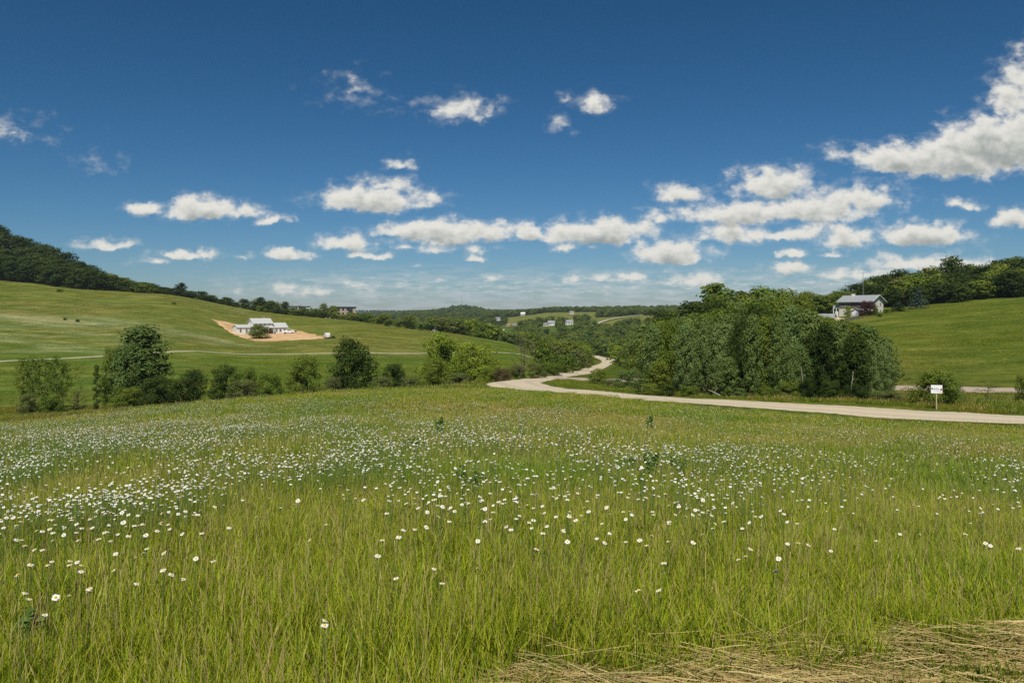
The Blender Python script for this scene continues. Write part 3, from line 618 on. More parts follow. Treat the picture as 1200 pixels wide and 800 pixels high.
# -- canopy behind the field edge and the valley wood
G6 = 'trees of the valley wood beyond the field'
for d0, n, a, b, lo, hi in ((412, 13, 512, 606, 8, 10), (445, 13, 505, 640, 9, 12), (480, 12, 500, 660, 9, 13), (330, 7, 625, 690, 6, 9), (380, 8, 615, 690, 8, 11), (470, 8, 640, 722, 8, 11), (300, 5, 758, 800, 9, 12), (350, 5, 750, 800, 9, 13), (260, 3, 762, 795, 8, 10), (400, 6, 738, 800, 8, 11), (455, 7, 726, 800, 8, 11)):
    for k in range(n):
        px = a+(b-a)*(k+random.uniform(.1, .9))/n; d = d0+random.uniform(-14, 14); x, y = at(px, d); z = gz1(x, y); H = min(random.uniform(lo, hi), (HY-float(np.interp(px, [500, 520, 560, 575, 592, 640, 660, 700, 735, 760], [377, 373, 375, 381, 389, 391, 389, 386, 383, 366])))/F*d-z+random.uniform(0, .8))
        if H < 3: continue
        tree('maple_tree', px, d, HY-F*(z+H)/d, random.uniform(8, 11)*F/d*(.82 if d0 < 400 else 1), random.choice(('oak', 'mid', 'bush')), (random.choice(('mid', 'mid', 'mid', 'olive', 'lime', 'aspen')) if px < 735 else random.choice(('mid', 'mid', 'aspen', 'oak'))), 'green broadleaf tree in the valley wood beyond the field and the winding road', group=G6)

# ------------------------------------------------------------------ instanced stuff
def stuff(name, pts, rot, scl, pick, meshes, mat, label):
    me = bpy.data.meshes.new(name); me.vertices.add(len(pts)); me.vertices.foreach_set('co', np.asarray(pts, np.float32).ravel())
    for nm, typ, fld, dat in (('rot', 'FLOAT_VECTOR', 'vector', rot), ('scl', 'FLOAT_VECTOR', 'vector', scl), ('pick', 'INT', 'value', pick)):
        a = me.attributes.new(nm, typ, 'POINT'); a.data.foreach_set(fld, np.asarray(dat, np.int32 if typ == 'INT' else np.float32).ravel())
    o = link(name, me, mat); tag(o, label, kind='stuff')
    cl = bpy.data.collections.new(name+'_kinds')
    for k, m in enumerate(meshes):
        if not m.materials: m.materials.append(mat)
        q = bpy.data.objects.new('%s_kind_%02d' % (name, k), m); cl.objects.link(q)
    ng = bpy.data.node_groups.new(name, 'GeometryNodeTree')
    ng.interface.new_socket('Geometry', in_out='INPUT', socket_type='NodeSocketGeometry'); ng.interface.new_socket('Geometry', in_out='OUTPUT', socket_type='NodeSocketGeometry')
    gi, go = ng.nodes.new('NodeGroupInput'), ng.nodes.new('NodeGroupOutput'); ip = ng.nodes.new('GeometryNodeInstanceOnPoints'); ci = ng.nodes.new('GeometryNodeCollectionInfo')
    ci.inputs['Collection'].default_value = cl; ci.inputs['Separate Children'].default_value = True; ci.inputs['Reset Children'].default_value = True
    def attr(nm, t):
        n = ng.nodes.new('GeometryNodeInputNamedAttribute'); n.data_type = t; n.inputs[0].default_value = nm
        return next(s for s in n.outputs if s.enabled and s.name == 'Attribute')
    L = ng.links.new; L(gi.outputs[0], ip.inputs['Points']); L(ci.outputs[0], ip.inputs['Instance']); ip.inputs['Pick Instance'].default_value = True
    L(attr('pick', 'INT'), ip.inputs['Instance Index']); L(attr('scl', 'FLOAT_VECTOR'), ip.inputs['Scale'])
    er = ng.nodes.new('FunctionNodeEulerToRotation'); L(attr('rot', 'FLOAT_VECTOR'), er.inputs[0]); L(er.outputs[0], ip.inputs['Rotation']); L(ip.outputs[0], go.inputs[0])
    o.modifiers.new('scatter', 'NODES').node_group = ng
    return o
GREENS = np.array([(.23, .31, .022), (.35, .385, .026), (.28, .345, .022), (.45, .43, .045), (.16, .25, .022), (.52, .43, .14)])
GP = [.22, .26, .24, .14, .08, .06]
def grass_patch(size, n, h, w, rng, stalks=0, seedw=.012):
    r = rng.uniform(-size/2, size/2, (n, 2)); a = rng.uniform(0, 6.283, n); hh = h*rng.uniform(.45, 1.1, n); lean = rng.uniform(.08, .55, n)*hh
    lx_, ly_ = np.cos(a)*lean, np.sin(a)*lean; b = a+1.57+rng.normal(0, .5, n); wx, wy = np.cos(b)*w/2*rng.uniform(.6, 1.3, n), np.sin(b)*w/2*rng.uniform(.6, 1.3, n)
    def pt(f, k, s): return np.stack([r[:, 0]+lx_*f**2+wx*k*s, r[:, 1]+ly_*f**2+wy*k*s, hh*f*(1-.12*f)-.03], 1)
    V = np.stack([pt(0, 1, .7), pt(0, -1, .7), pt(.55, 1, 1), pt(.55, -1, 1), pt(1, 0, 0)], 1).reshape(-1, 3)
    q = np.arange(n)[:, None]*5; fq = q+[[0, 1, 3, 2]]; ft = q+[[2, 3, 4]]
    c = GREENS[rng.choice(6, n, p=GP)]*rng.uniform(.76, 1.2, (n, 1)); col = np.repeat(c, 5, 0); Fs = [fq, ft]
    if stalks:
        m = stalks; r2 = rng.uniform(-size/2, size/2, (m, 2)); a2 = rng.uniform(0, 6.283, m); h2 = h*rng.uniform(1.05, 1.5, m); l2 = rng.uniform(.05, .3, m)*h2; b2 = rng.uniform(0, 6.283, m)
        def p2(f, s): return np.stack([r2[:, 0]+np.cos(a2)*l2*f**2+np.cos(b2)*s, r2[:, 1]+np.sin(a2)*l2*f**2+np.sin(b2)*s, h2*f-.02], 1)
        o = len(V); sw = w*.3
        V2 = np.stack([p2(0, -sw), p2(0, sw), p2(.82, sw), p2(.82, -sw), p2(.92, seedw), p2(.92, -seedw), p2(1, 0), p2(.84, 0)], 1).reshape(-1, 3)
        q2 = o+np.arange(m)[:, None]*8; V = np.vstack([V, V2]); Fs = [np.vstack([fq, q2+[[0, 1, 2, 3]], q2+[[7, 4, 6, 5]]]), ft]
        sc = np.array([(.46, .46, .08), (.52, .45, .15), (.48, .34, .17)])[rng.choice(3, m)]*rng.uniform(.8, 1.15, (m, 1)); col = np.vstack([col, np.repeat(sc, 8, 0)])
    return np_mesh('tuft', V, Fs, np.clip(col, 0, 1))
def scatter(lo, hi, cell, side, pmin, pmax, seed, keep=None, ok=None):
    rng = np.random.default_rng(seed); xs = np.arange(-side, side, cell); ys = np.arange(lo, hi, cell); X, Y = np.meshgrid(xs, ys)
    X = (X+rng.uniform(-.45, .45, X.shape)*cell).ravel(); Y = (Y+rng.uniform(-.45, .45, Y.shape)*cell).ravel()
    px = CX+F*X/Y; k = ((px > pmin) & (px < pmax)) | ((np.abs(X) < .66*Y+5.5) & (Y < 16))
    if ok is not None: k &= ok(X, Y, px)
    if keep: k &= rng.random(len(X)) < keep
    return X[k], Y[k], rng
def orient(X, Y, rng, e=.6):
    z = gz(X, Y); sx = (gz(X+e, Y)-gz(X-e, Y))/(2*e); sy = (gz(X, Y+e)-gz(X, Y-e))/(2*e)
    return np.stack([X, Y, z], 1), np.stack([np.arctan(sy), -np.arctan(sx), rng.uniform(0, 6.283, len(X))], 1)
prng = np.random.default_rng(5)
nearp = [grass_patch(.62, 1150, .40, .0062, prng, 30, .0026) for _ in range(6)]
midp = [grass_patch(1.05, 1400, .35, .0100, prng, 60, .0065) for _ in range(5)]
farp = [grass_patch(2.6, 1700, .25, .021, prng, 90, .016) for _ in range(4)]
GREENS = GREENS*[.58, .62, .7]; vergep = [grass_patch(2.6, 1300, .34, .024, prng, 50, .02) for _ in range(4)]
def grassh(X, Y): return .82+.22*wave(X, Y, .7, 61)+.10*wave(X, Y, 2.2, 62)
def put_grass(X, Y, rng, meshes, label, hs=1.0):
    P, rot = orient(X, Y, rng); h = grassh(X, Y)*hs; s = rng.uniform(.92, 1.1, len(X))
    stuff('meadow_grass', P, rot, np.stack([s, s, h*rng.uniform(.85, 1.15, len(X))], 1), rng.integers(0, len(meshes), len(X)), meshes, M['grass'], label)
X, Y, r_ = scatter(1.6, 12, .42, 14, -250, 1450, 71, ok=lambda x, y, p: mowed(x, y) < .5)
put_grass(X, Y, r_, nearp, 'tall green meadow grass with brown seed heads in the foreground')
X, Y, r_ = scatter(12, 34, .85, 30, -220, 1420, 72)
put_grass(X, Y, r_, midp, 'tall meadow grass covering the middle of the field')
okf = lambda x, y, p: (y < MEADOW_END(p)-np.interp(p, [560, 640, 720, 1200], [.8, 1.5, 4.5, 5.5])) & (road_dist(x, y) > 2.8)
X, Y, r_ = scatter(34, 78, 1.75, 75, -180, 1380, 73, ok=okf)
put_grass(X, Y, r_, farp, 'meadow grass at the crest of the field', .85*np.clip((MEADOW_END(CX+F*X/Y)-Y)/12, .3, 1))
okv = lambda x, y, p: ((y > MEADOW_END(p)+3) | (p < 590)) & (y < np.interp(p, [600, 760, 1000, 1060], [150, 110, 102, 88])) & (y > MEADOW_END(p)-1) & (road_dist(x, y) > 1.1) & ((p > 585) | (y < 118))
X, Y, r_ = scatter(50, 150, 2.4, 100, -120, 1330, 74, ok=okv)
_p = CX+F*X/Y; put_grass(X, Y, r_, vergep, 'rough grass of the verges and valley floor beyond the meadow', np.where((_p > 600) & (_p < 770) & (road_dist(X, Y) < 9), .35, 1.0))

_g0 = GREENS; GREENS = GREENS/[.58, .62, .7]*[.74, .72, .95]; hillp = [grass_patch(8.5, 700, .24, .055, prng, 30, .03) for _ in range(4)]; GREENS = _g0
okh = lambda x, y, p: ((p < 640) & (y < np.interp(p, [-200, 0, 200, 300, 400, 500, 640], [440, 448, 455, 462, 445, 385, 330])) | (p > 1000) & (y < 236) & (y > 104)) & (road_dist(x, y) > 3.5) & ~((p > 235) & (p < 400) & (y > 292) & (y < 386)) & (wave(x, y, .05, 91)+.8*wave(x, y, .16, 92) > -.3)
X, Y, r_ = scatter(125, 456, 6.6, 320, -60, 1290, 76, ok=okh)
P, rot = orient(X, Y, r_, 2.0); h = r_.uniform(.6, 1.25, len(X)); print('HILL', len(X))
stuff('hillside_grass', P, rot, np.stack([np.ones(len(X))]*2+[h], 1), r_.integers(0, 4, len(X)), hillp, M['grass'], 'rough pasture grass tufts over the two hillsides')

# daisies -----------------------------------------------------------
def daisy_parts(rng):
    n = 18; V, Fc = [], []
    for k in range(n):
        a = 6.2832*k/n+rng.normal(0, .05); L = .0152*rng.uniform(.88, 1.08); w = .0036; dz = rng.uniform(-.004, .003)
        u = np.array((math.cos(a), math.sin(a), 0)); v = np.array((-u[1], u[0], 0)); b = len(V)
        V += [u*.005-v*w*.5, u*.005+v*w*.5, u*L*.6+v*w+[0, 0, .002], u*L+v*w*.5+[0, 0, dz], u*L-v*w*.5+[0, 0, dz], u*L*.6-v*w+[0, 0, .002]]
        Fc.append([b, b+1, b+2, b+3, b+4, b+5])
    return np.array(V), np.array(Fc)
DV, DF = daisy_parts(np.random.default_rng(2))
pet_me = np_mesh('petals', DV, [DF])
mb = MB()
for (z0, r0), (z1, r1) in (((.0, .0065), (.003, .0058)), ((.003, .0058), (.005, .003))):
    mb.poly([(r*math.cos(a*.6283), r*math.sin(a*.6283), z) for z, r in ((z0, r0), (z1, r1)) for a in range(10)], [(a, (a+1) % 10, 10+(a+1) % 10, 10+a) for a in range(10)])
mb.poly([(.003*math.cos(a*.6283), .003*math.sin(a*.6283), .005) for a in range(10)], [tuple(range(10))])
disc_me = mb.mesh('disc', True)
def ddens(px, py):
    """how thickly the daisies grow, from the bands they form across the field"""
    g = lambda cx, cy, sx, sy, a: a*np.exp(-((px-cx)/sx)**2-((py-cy)/sy)**2)
    v = g(120, 600, 330, 55, 1.0)+g(420, 575, 170, 40, .9)+g(560, 600, 120, 30, .5)+g(60, 530, 260, 25, .55)+g(250, 480, 260, 16, .8)+g(640, 535, 220, 24, .3)+g(900, 530, 160, 12, .4)
    v += g(1000, 555, 180, 14, .35)+g(700, 600, 150, 30, .22)+g(830, 595, 90, 22, .3)+g(1100, 620, 110, 40, .16)+g(860, 640, 120, 30, .18)+g(680, 640, 70, 40, .22)+g(460, 470, 150, 10, .5)+g(720, 480, 150, 10, .5)+g(250, 640, 160, 22, .45)+g(120, 690, 150, 30, .16)
    return .62*v+.17+g(100, 600, 320, 40, .35)+g(250, 500, 330, 30, .18)+g(120, 690, 220, 60, .16)+g(1000, 600, 260, 60, .08)
rng = np.random.default_rng(91); n = 260000
d = 3.6*(62/3.6)**rng.random(n)**.8; pxs = rng.uniform(-150, 1350, n)
X = (pxs-CX)/F*d; Y = d
wgt = d**2/62**2                                            # plants per square metre made even
zz = gz(X, Y); hgt = rng.uniform(.40, .60, n); pyh = HY-F*(zz+hgt)/d
clus = np.clip(.6+1.3*wave(X, Y, 1.6, 81)+.8*wave(X, Y, .4, 82), .05, 2.2)
cap = np.clip(ddens(pxs, pyh), 0, 1.3)*clus*np.where(d < 7, .55, 1)
keep = (rng.random(n) < np.clip(wgt*28, 0, 1)*np.interp(d, [5, 8, 14], [1.5, 2.6, 3.3])*cap*np.interp(pxs, [0, 550, 900], [.24, .19, .15])) & (mowed(X, Y) < .3) & (d < MEADOW_END(pxs)-2.5) & (pyh < 790) & (rng.random(n) < np.where(pyh > 712, .3, 1)) 
X, Y, zz, hgt, d, pxs = (a[keep] for a in (X, Y, zz, hgt, d, pxs))
hgt = hgt*np.clip(1.08-d*.004, .85, 1.1)
for i in np.argsort(d)[:420]:
    q_ = np.hypot(X-X[i], Y-Y[i]); q_[i] = 9; j_ = int(np.argmin(q_))
    if q_[j_] < .11: X[j_] += .3*(1 if j_ % 2 else -1); Y[j_] += .25; zz[j_] = gz1(X[j_], Y[j_])
d = Y.copy(); pxs = CX+F*X/Y
order = np.argsort(d); inside = (pxs > 2) & (pxs < 1198); near = order[inside[order]][:290]; nearset = np.zeros(len(d), bool); nearset[near] = True
print('DAISIES', len(d))
stem_mes = []
for k in range(5):
    mb = MB(); q = np.random.default_rng(k).normal(0, .035, 2)
    mb.tube([(-q[0]*1.0, -q[1]*1.0, -1.02), (-q[0]*.7, -q[1]*.7, -.6), (-q[0]*.2, -q[1]*.2, -.25), (0, 0, 0)], [.0022, .002, .0017, .0016], 5); me = mb.mesh('stem', True); me.materials.append(M['stem']); stem_mes.append(me)
pet_me.materials.append(M['petal']); disc_me.materials.append(M['disc'])
def zone(px): return 'left' if px < 400 else ('middle' if px < 800 else 'right')
for i in near:
    lab = 'white daisy with yellow centre standing among the tall foreground grass'
    q = thing('daisy', (X[i], Y[i], zz[i]+hgt[i]), lab, 'daisy', 'daisies in the foreground grass')
    st = bpy.data.objects.new('stem', random.choice(stem_mes)); COL.objects.link(st); st.parent = q; st.scale = (1, 1, hgt[i])
    s = random.uniform(.85, 1.2)
    hd = bpy.data.objects.new('petals', pet_me); COL.objects.link(hd); hd.parent = q; hd.scale = (s, s, s); hd.rotation_euler = (random.gauss(.08, .3), random.gauss(0, .3), random.uniform(0, 6.28)); hd.rotation_mode = 'ZXY'
    ds = bpy.data.objects.new('disc', disc_me); COL.objects.link(ds); ds.parent = hd; ds.location = (0, 0, .001)
def mass_daisies():
    k = ~nearset; P = np.stack([X[k], Y[k], zz[k]+hgt[k]], 1); m = len(P); rg = np.random.default_rng(3)
    nn = np.stack([rg.normal(0, .25, m), rg.normal(-.08, .25, m), np.ones(m)], 1); nn /= np.linalg.norm(nn, axis=1)[:, None]
    t = np.cross(nn, [1., 0, 0]); t /= np.linalg.norm(t, axis=1)[:, None]; b = np.cross(nn, t); rad = .0125*rg.uniform(.7, 1.25, m)
    V = []
    for a in range(7): V.append(P+(t*math.cos(a*.8976)+b*math.sin(a*.8976))*rad[:, None])
    for a in range(5): V.append(P+nn*.005+(t*math.cos(a*1.2566)+b*math.sin(a*1.2566))*.0045)
    V += [P-[.0018, 0, 0], P+[.0018, 0, 0], P+[.002, 0, -.3], P+[-.002, 0, -.3]]
    V = np.stack(V, 1).reshape(-1, 3); q = np.arange(m)[:, None]*16
    Fs = [q+np.arange(7)[None], q+np.arange(7, 12)[None], q+np.arange(12, 16)[None]]
    me = np_mesh('daisy_drifts', V, Fs); me.materials.append(M['petal']); me.materials.append(M['disc']); me.materials.append(M['stem'])
    me.polygons.foreach_set('material_index', np.repeat([0, 1, 2], m).astype(np.int32))
    tag(link('daisy_drifts', me), 'drifts of small white daisies spread across the meadow', kind='stuff')
mass_daisies()

# cut hay -------------------------------------------------------------
def hay():
    rg = np.random.default_rng(12); n = 40000
    y = rg.uniform(2.2, 5.1, n); x = rg.uniform(-1.2, 8.2, n); px = CX+F*x/y; k = ((mowed(x, y) > .45) & (rg.random(n) < np.clip(.85+.7*wave(x, y, 2.3, 15)+.3*wave(x, y, 6, 16), .3, 1))) | ((rg.random(n) < .06) & (y < 4.9) & (px > 520)); x, y = x[k], y[k]; n = len(x)
    pile = np.clip(.06+.10*wave(x, y, 3.0, 13)+.07*np.exp(-((y-4.35-.1*x)/.18)**2), .01, .2)
    z = gz(x, y)+pile*rg.uniform(.15, 1.25, n); L = rg.uniform(.15, .75, n)*rg.choice([.6, 1], n); a = rg.normal(-.25, .55, n)+rg.choice([0, 3.1416], n); tilt = rg.normal(.02, .14, n)
    a = np.where(rg.random(n) < .25, rg.uniform(0, 6.28, n), a); w = rg.uniform(.0008, .0022, n); bend = rg.normal(0, .22, n)
    V = []
    for t in (-.5, 0, .5):
        c = np.stack([x+np.cos(a)*L*t-np.sin(a)*bend*L*(t*t), y+np.sin(a)*L*t+np.cos(a)*bend*L*t*t, z+np.sin(tilt)*L*t-.25*L*L*t*t+.02], 1)
        nrm = np.stack([-np.sin(a)*w, np.cos(a)*w, np.zeros(n)], 1); V += [c-nrm, c+nrm-[0, 0, .0], c+np.stack([np.zeros(n)]*2+[w*1.6], 1)]
    V = np.stack(V, 1).reshape(-1, 3); q = np.arange(n)[:, None]*9; Fs = []
    for s in (0, 3):
        for e, f in ((0, 1), (1, 2), (2, 0)): Fs.append(q+np.array([[s+e, s+f, s+3+f, s+3+e]]))
    c = np.array([(.56, .42, .16), (.46, .33, .12), (.36, .24, .09), (.27, .26, .07), (.64, .52, .24)])[rg.choice(5, n, p=[.3, .3, .18, .12, .1])]*rg.uniform(.75, 1.15, (n, 1))
    me = np_mesh('cut_hay', V, [np.vstack(Fs)], np.repeat(c, 9, 0))
    m, nt = new_mat('straw'); o = N(nt, 'ShaderNodeOutputMaterial'); p = N(nt, 'ShaderNodeBsdfPrincipled'); at_ = N(nt, 'ShaderNodeAttribute', attribute_name='col'); g = N(nt, 'ShaderNodeNewGeometry')
    f = noise(nt, g.outputs['Position'], 14, 3, .6); nt.links.new(mixc(nt, f, mixc(nt, 1., at_.outputs['Color'], (.72, .72, .7), 'MULTIPLY'), at_.outputs['Color']), p.inputs['Base Color']); p.inputs['Roughness'].default_value = .7; p.inputs['Specular IOR Level'].default_value = .25
    nt.links.new(p.outputs[0], o.inputs[0])
    tag(link('cut_hay', me, m), 'mown dry hay lying in a tangled strip before the standing grass', kind='stuff')
hay()
stub = [grass_patch(.5, 420, .19, .006, prng) for _ in range(3)]
X, Y, r_ = scatter(2.2, 5.4, .36, 10, 380, 1450, 75, ok=lambda x, y, p: mowed(x, y) > .35)
P, rot = orient(X, Y, r_); stuff('grass_stubble', P, rot, np.stack([np.ones(len(X))]*3, 1), r_.integers(0, 3, len(X)), stub, M['grass'], 'short green stubble under the cut hay')

# weeds ---------------------------------------------------------------
def weed(px, d, h, w, label, seed):
    rg = np.random.default_rng(seed); x, y = at(px, d); z = gz1(x, y); r = thing('thistle_plant', (x, y, z), label, 'weed')
    h, w = h*.74, w*.5; mb = MB(); P, Q = [], []
    for s in range(6):
        a = rg.uniform(0, 6.28); q = rg.uniform(.1, .5)*w; hh = h*rg.uniform(.7, 1); t = [(0, 0, -.03), (math.cos(a)*q*.5, math.sin(a)*q*.5, hh*.5), (math.cos(a)*q, math.sin(a)*q, hh)]
        mb.tube(t, [.009, .007, .003], 5)
        for k in range(60):
            f = rg.uniform(.25, 1); e = rg.uniform(0, 6.28); l = w*.22*(1.15-f); P.append((math.cos(a)*q*f+math.cos(e)*l, math.sin(a)*q*f+math.sin(e)*l, hh*f+rg.normal(0, .02))); Q.append((math.cos(e)*.5, math.sin(e)*.5, .8))
    mb.build('stem', M['stem'], r, True); P = np.array(P); Q = np.array(Q); Q /= np.linalg.norm(Q, axis=1)[:, None]
    V, tri, c = cards(P, Q, .11*max(1, h), rg, np.ones((len(P), 3))*rg.uniform(.7, 1.2, (len(P), 1))); link('leaves', np_mesh('leaves', V, [tri], c), M['weed'], r)
weed(762, 27, .95, .55, 'dark leafy thistle standing alone in the upper right of the meadow', 1)
weed(763, 11.6, .72, .5, 'larger dark thistle amid the daisies right of the field centre', 2)
weed(742, 12.2, .6, .5, 'low dark thistle just left of the larger one amid the daisies', 6)
weed(515, 20.5, .95, .6, 'dark weed clump in the upper middle of the meadow', 3)
weed(480, 17, .6, 1.2, 'low broad weed clump left of the upper middle weed', 4)
weed(552, 9.7, .58, .7, 'dark broad-leaved weed amid the thickest middle daisies', 5)
weed(42, 4.5, .42, .3, 'small dark weed with thin leaves close by in the front grass', 7)
weed(795, 12.5, .62, .45, 'narrow dark weed right of the two daisy-ringed thistles', 8)

# ------------------------------------------------------------------ houses
def window(h, x, y, z, w, ht, face='front', frame='trim', part='window'):
    """frame with sill, pane set behind it; face = wall the window sits on"""
    f, g = MB(), MB(); t = .09
    bars = [(x-w/2-t, x+w/2+t, z+ht, z+ht+t), (x-w/2-t, x+w/2+t, z-t, z), (x-w/2-t, x-w/2, z, z+ht), (x+w/2, x+w/2+t, z, z+ht), (x-.03, x+.03, z, z+ht)]
    for a, b, c, e in bars:
        if face == 'front': f.box(a, b, y-.06, y+.02, c, e)
        elif face == 'right': f.box(y-.02, y+.06, a, b, c, e)
        else: f.box(y-.06, y+.02, a, b, c, e)
    if face == 'front': g.box(x-w/2, x+w/2, y-.025, y+.01, z, z+ht)
    elif face == 'right': g.box(y-.01, y+.025, x-w/2, x+w/2, z, z+ht)
    else: g.box(y-.025, y+.01, x-w/2, x+w/2, z, z+ht)
    o = f.build(part, M[frame], h); g.build('pane', M['glass'], o); return o
def gable_roof(x0, x1, y0, y1, ze, zr, over=.45, t=.18, yr=None):
    """two sloping slabs; ridge along x"""
    yr = (y0+y1)/2 if yr is None else yr; mb = MB()
    for ya in (y0, y1):
        s = (zr-ze)/(yr-ya); yo = ya-over*(1 if yr > ya else -1); zo = ze+s*(yo-ya)
        mb.prism([(yo, zo), (yr, zr), (yr, zr+t), (yo, zo+t)] if ya < yr else [(yr, zr), (yo, zo), (yo, zo+t), (yr, zr+t)], x0-over, x1+over)
    return mb
def gable_wall(x0, x1, y0, y1, zb, ze, zr, yr=None):
    yr = (y0+y1)/2 if yr is None else yr
    return MB().prism([(y0, zb), (y1, zb), (y1, ze), (yr, zr), (y0, ze)], x0, x1)
# new white house on the left hillside
d = 337; x, y = at(305, d)
H = thing('farmhouse', (x, y, gz1(x, y)+.25), 'new white house with pale roofs, porch and side wings on the bare soil', 'house', rz=R(36))
gable_wall(-4, 4, -3.5, 4.2, -1.5, 4.4, 6.3, .2).build('wall', M['white'], H)
r0 = gable_roof(-4, 4, -3.5, 4.2, 4.4, 6.3, .4, .18, .2).build('roof', M['roof'], H); MB().box(1.5, 2.1, .4, 1.0, 5.6, 7.0).build('chimney', M['tan'], r0)
gable_wall(-11, -4.03, -4.4, 1.5, -1.5, 2.7, 3.7).build('wall', M['white'], H); gable_roof(-10.9, -4.4, -4.4, 1.5, 2.7, 3.7, .35, .16).build('roof', M['roof'], H)
gable_wall(4.03, 10.5, -3.9, 3.0, -1.5, 2.6, 4.4).build('wall', M['white'], H); gable_roof(4.4, 10.4, -3.9, 3.0, 2.6, 4.4, .35, .16).build('roof', M['roof'], H)
p = MB(); p.prism([(-6.1, 2.45), (-3.51, 3.3), (-3.51, 3.45), (-6.1, 2.6)], -3.4, 4.0); pr = p.build('porch_roof', M['roof'], H)
q = MB()
for px_ in (-3.2, -.8, 1.5, 3.8): q.box(px_-.08, px_+.08, -5.9, -5.74, -.6, 2.5)
q.build('porch_post', M['trim'], H); MB().box(-3.4, 4.0, -6.1, -3.52, -.9, .05).build('porch_floor', M['tan'], H)
do = MB().box(1.55, 3.7, -3.58, -3.49, .06, 2.3).build('door', M['redwood'], H); MB().box(1.7, 1.78, -3.66, -3.58, 1.0, 1.2).build('handle', M['steel'], do)
for wx in (-2.9, -1.0, .7, 2.7): window(H, wx, -3.5, 3.5, .8, .75)
window(H, -1.6, -3.5, .8, 1.1, 1.2)
for wx in (-9.6, -7.2, -5.4): window(H, wx, -4.4, .7, .7, 1.5, frame='trim')
for wx in (5.6, 7.3, 9.1): window(H, wx, -3.9, .7, .75, 1.25)
window(H, -1.6, -11, .8, .8, 1.2, 'left'); window(H, .3, -4, 4.3, .9, 1.0, 'left'); window(H, -.4, 10.5, .8, .9, 1.2, 'right')
# hilltop house on the right
d = 240; x, y = at(1011, d)
H = thing('house', (x, y, gz1(x, y)+.1), 'two-storey pale house with long grey roof and white garage at the hilltop wood', 'house', rz=R(-52), scale=(.88, .88, .88))
gable_wall(-6.4, 5.2, -3.9, 3.9, -2.2, 4.3, 6.2).build('wall', M['cream'], H); r0 = gable_roof(-6.4, 5.2, -3.9, 3.9, 4.3, 6.2, .75, .2).build('roof', M['roof_mid'], H); MB().box(-3.5, -2.7, -.9, .1, 5.3, 6.9).build('chimney', M['white'], r0)
MB().box(-6.3, 5.1, -3.97, -3.91, 1.9, 4.2).build('front_panel', M['brown'], H)  # brown panel over the upper part of the front wall
tb = MB(); tb.prism([(-4.72, 4.02), (0, 6.32), (0, 6.48), (-4.72, 4.18)], 5.96, 6.05); tb.prism([(0, 6.32), (4.72, 4.02), (4.72, 4.18), (0, 6.48)], 5.96, 6.05); tb.build('fascia', M['trim'], H)
for yy, zz_ in ((-2.0, 2.6), (1.8, 2.6), (-2.0, .2), (1.8, .2)): window(H, yy, 5.2, zz_, 1.0, 1.2, 'right')
for xx in (-4.9, -3.2, 1.2): window(H, xx, -3.97, 2.6, 1.3, 1.1)
gable_wall(-2.2, 2.6, -8.2, -3.99, -2.2, 1.2, 2.9).build('wall', M['white'], H) if False else None
g = MB().prism([(.1, -2.2), (4.3, -2.2), (4.3, .5), (2.2, 1.8), (.1, .5)], -8.4, -4.0, 'y').build('garage', M['trim'], H)
gr = MB(); gr.prism([(-.3, .27), (2.2, 1.82), (2.2, 1.96), (-.3, .41)], -8.7, -4.0, 'y'); gr.prism([(2.2, 1.82), (4.7, .27), (4.7, .41), (2.2, 1.96)], -8.7, -4.0, 'y'); gr.build('garage_roof', M['roof_mid'], H)
MB().box(.7, 3.7, -8.46, -8.39, -1.6, .3).build('garage_door', M['white'], H)
pc = MB(); pc.box(-8.8, -6.45, -3.6, -.6, 1.9, 2.1); [pc.box(a-.09, a+.09, -3.6, -3.42, -2.2, 1.9) for a in (-8.7, -7.6, -6.6)]; pc.box(-8.8, -6.5, -3.6, -3.52, 2.9, 3.0); [pc.box(a-.05, a+.05, -3.6, -3.5, 2.1, 2.9) for a in np.arange(-8.75, -6.5, .28)]; pc.build('deck', M['trim'], H)
MB().box(-8.2, -7.0, -3.4, -3.3, -2.0, .9).build('door', M['white'], H)
mt = MB()
xx, yy = at(1011.5, 252)
for a in range(3):
    an = a*2.094; mt.tube([(math.cos(an)*.22, math.sin(an)*.22, -.3), (math.cos(an)*.08, math.sin(an)*.08, 12.5)], [.022, .02], 5)
for k in range(12): mt.tube([(.21-.01*k, 0, k), (-.1+.005*k, .18-.009*k, k+.9)], [.012, .012], 4); mt.tube([(-.1, .17-.008*k, k), (-.1, -.17+.008*k, k+.9)], [.012, .012], 4)
mt.tube([(-1.1, 0, 12.2), (1.1, 0, 12.2)], [.02, .02], 4); [mt.tube([(a, -.6, 12.2), (a, .6, 12.2)], [.015, .015], 4) for a in (-1, -.5, 0, .5, 1)]
o = mt.build('antenna_mast', M['steel']); o.location = (xx, yy, gz1(xx, yy)); tag(o, 'thin grey lattice antenna mast rising behind the hilltop house roof', 'antenna')
patch('driveway', [(986,222),(1000,221),(1012,226),(1009,232),(998,234),(990,231)], M['tarmac'], 'dark tarmac driveway before the hilltop house garage', .1, 6)
x, y = at(969, 226); H = thing('shed', (x, y, gz1(x, y)-.3), 'small white shed with grey roof half hidden by the tree tops', 'shed', rz=R(-40), scale=(.72, .72, .72))
gable_wall(-3, 3, -2.2, 2.2, -.3, 2.3, 3.6).build('wall', M['white'], H); gable_roof(-3, 3, -2.2, 2.2, 2.3, 3.6, .35, .15).build('roof', M['roof_mid'], H); MB().box(-.6, .6, -2.27, -2.19, 0, 2).build('door', M['brown'], H); window(H, 1.8, -2.2, 1, .8, .8)
rk = MB(); rg = np.random.default_rng(8)
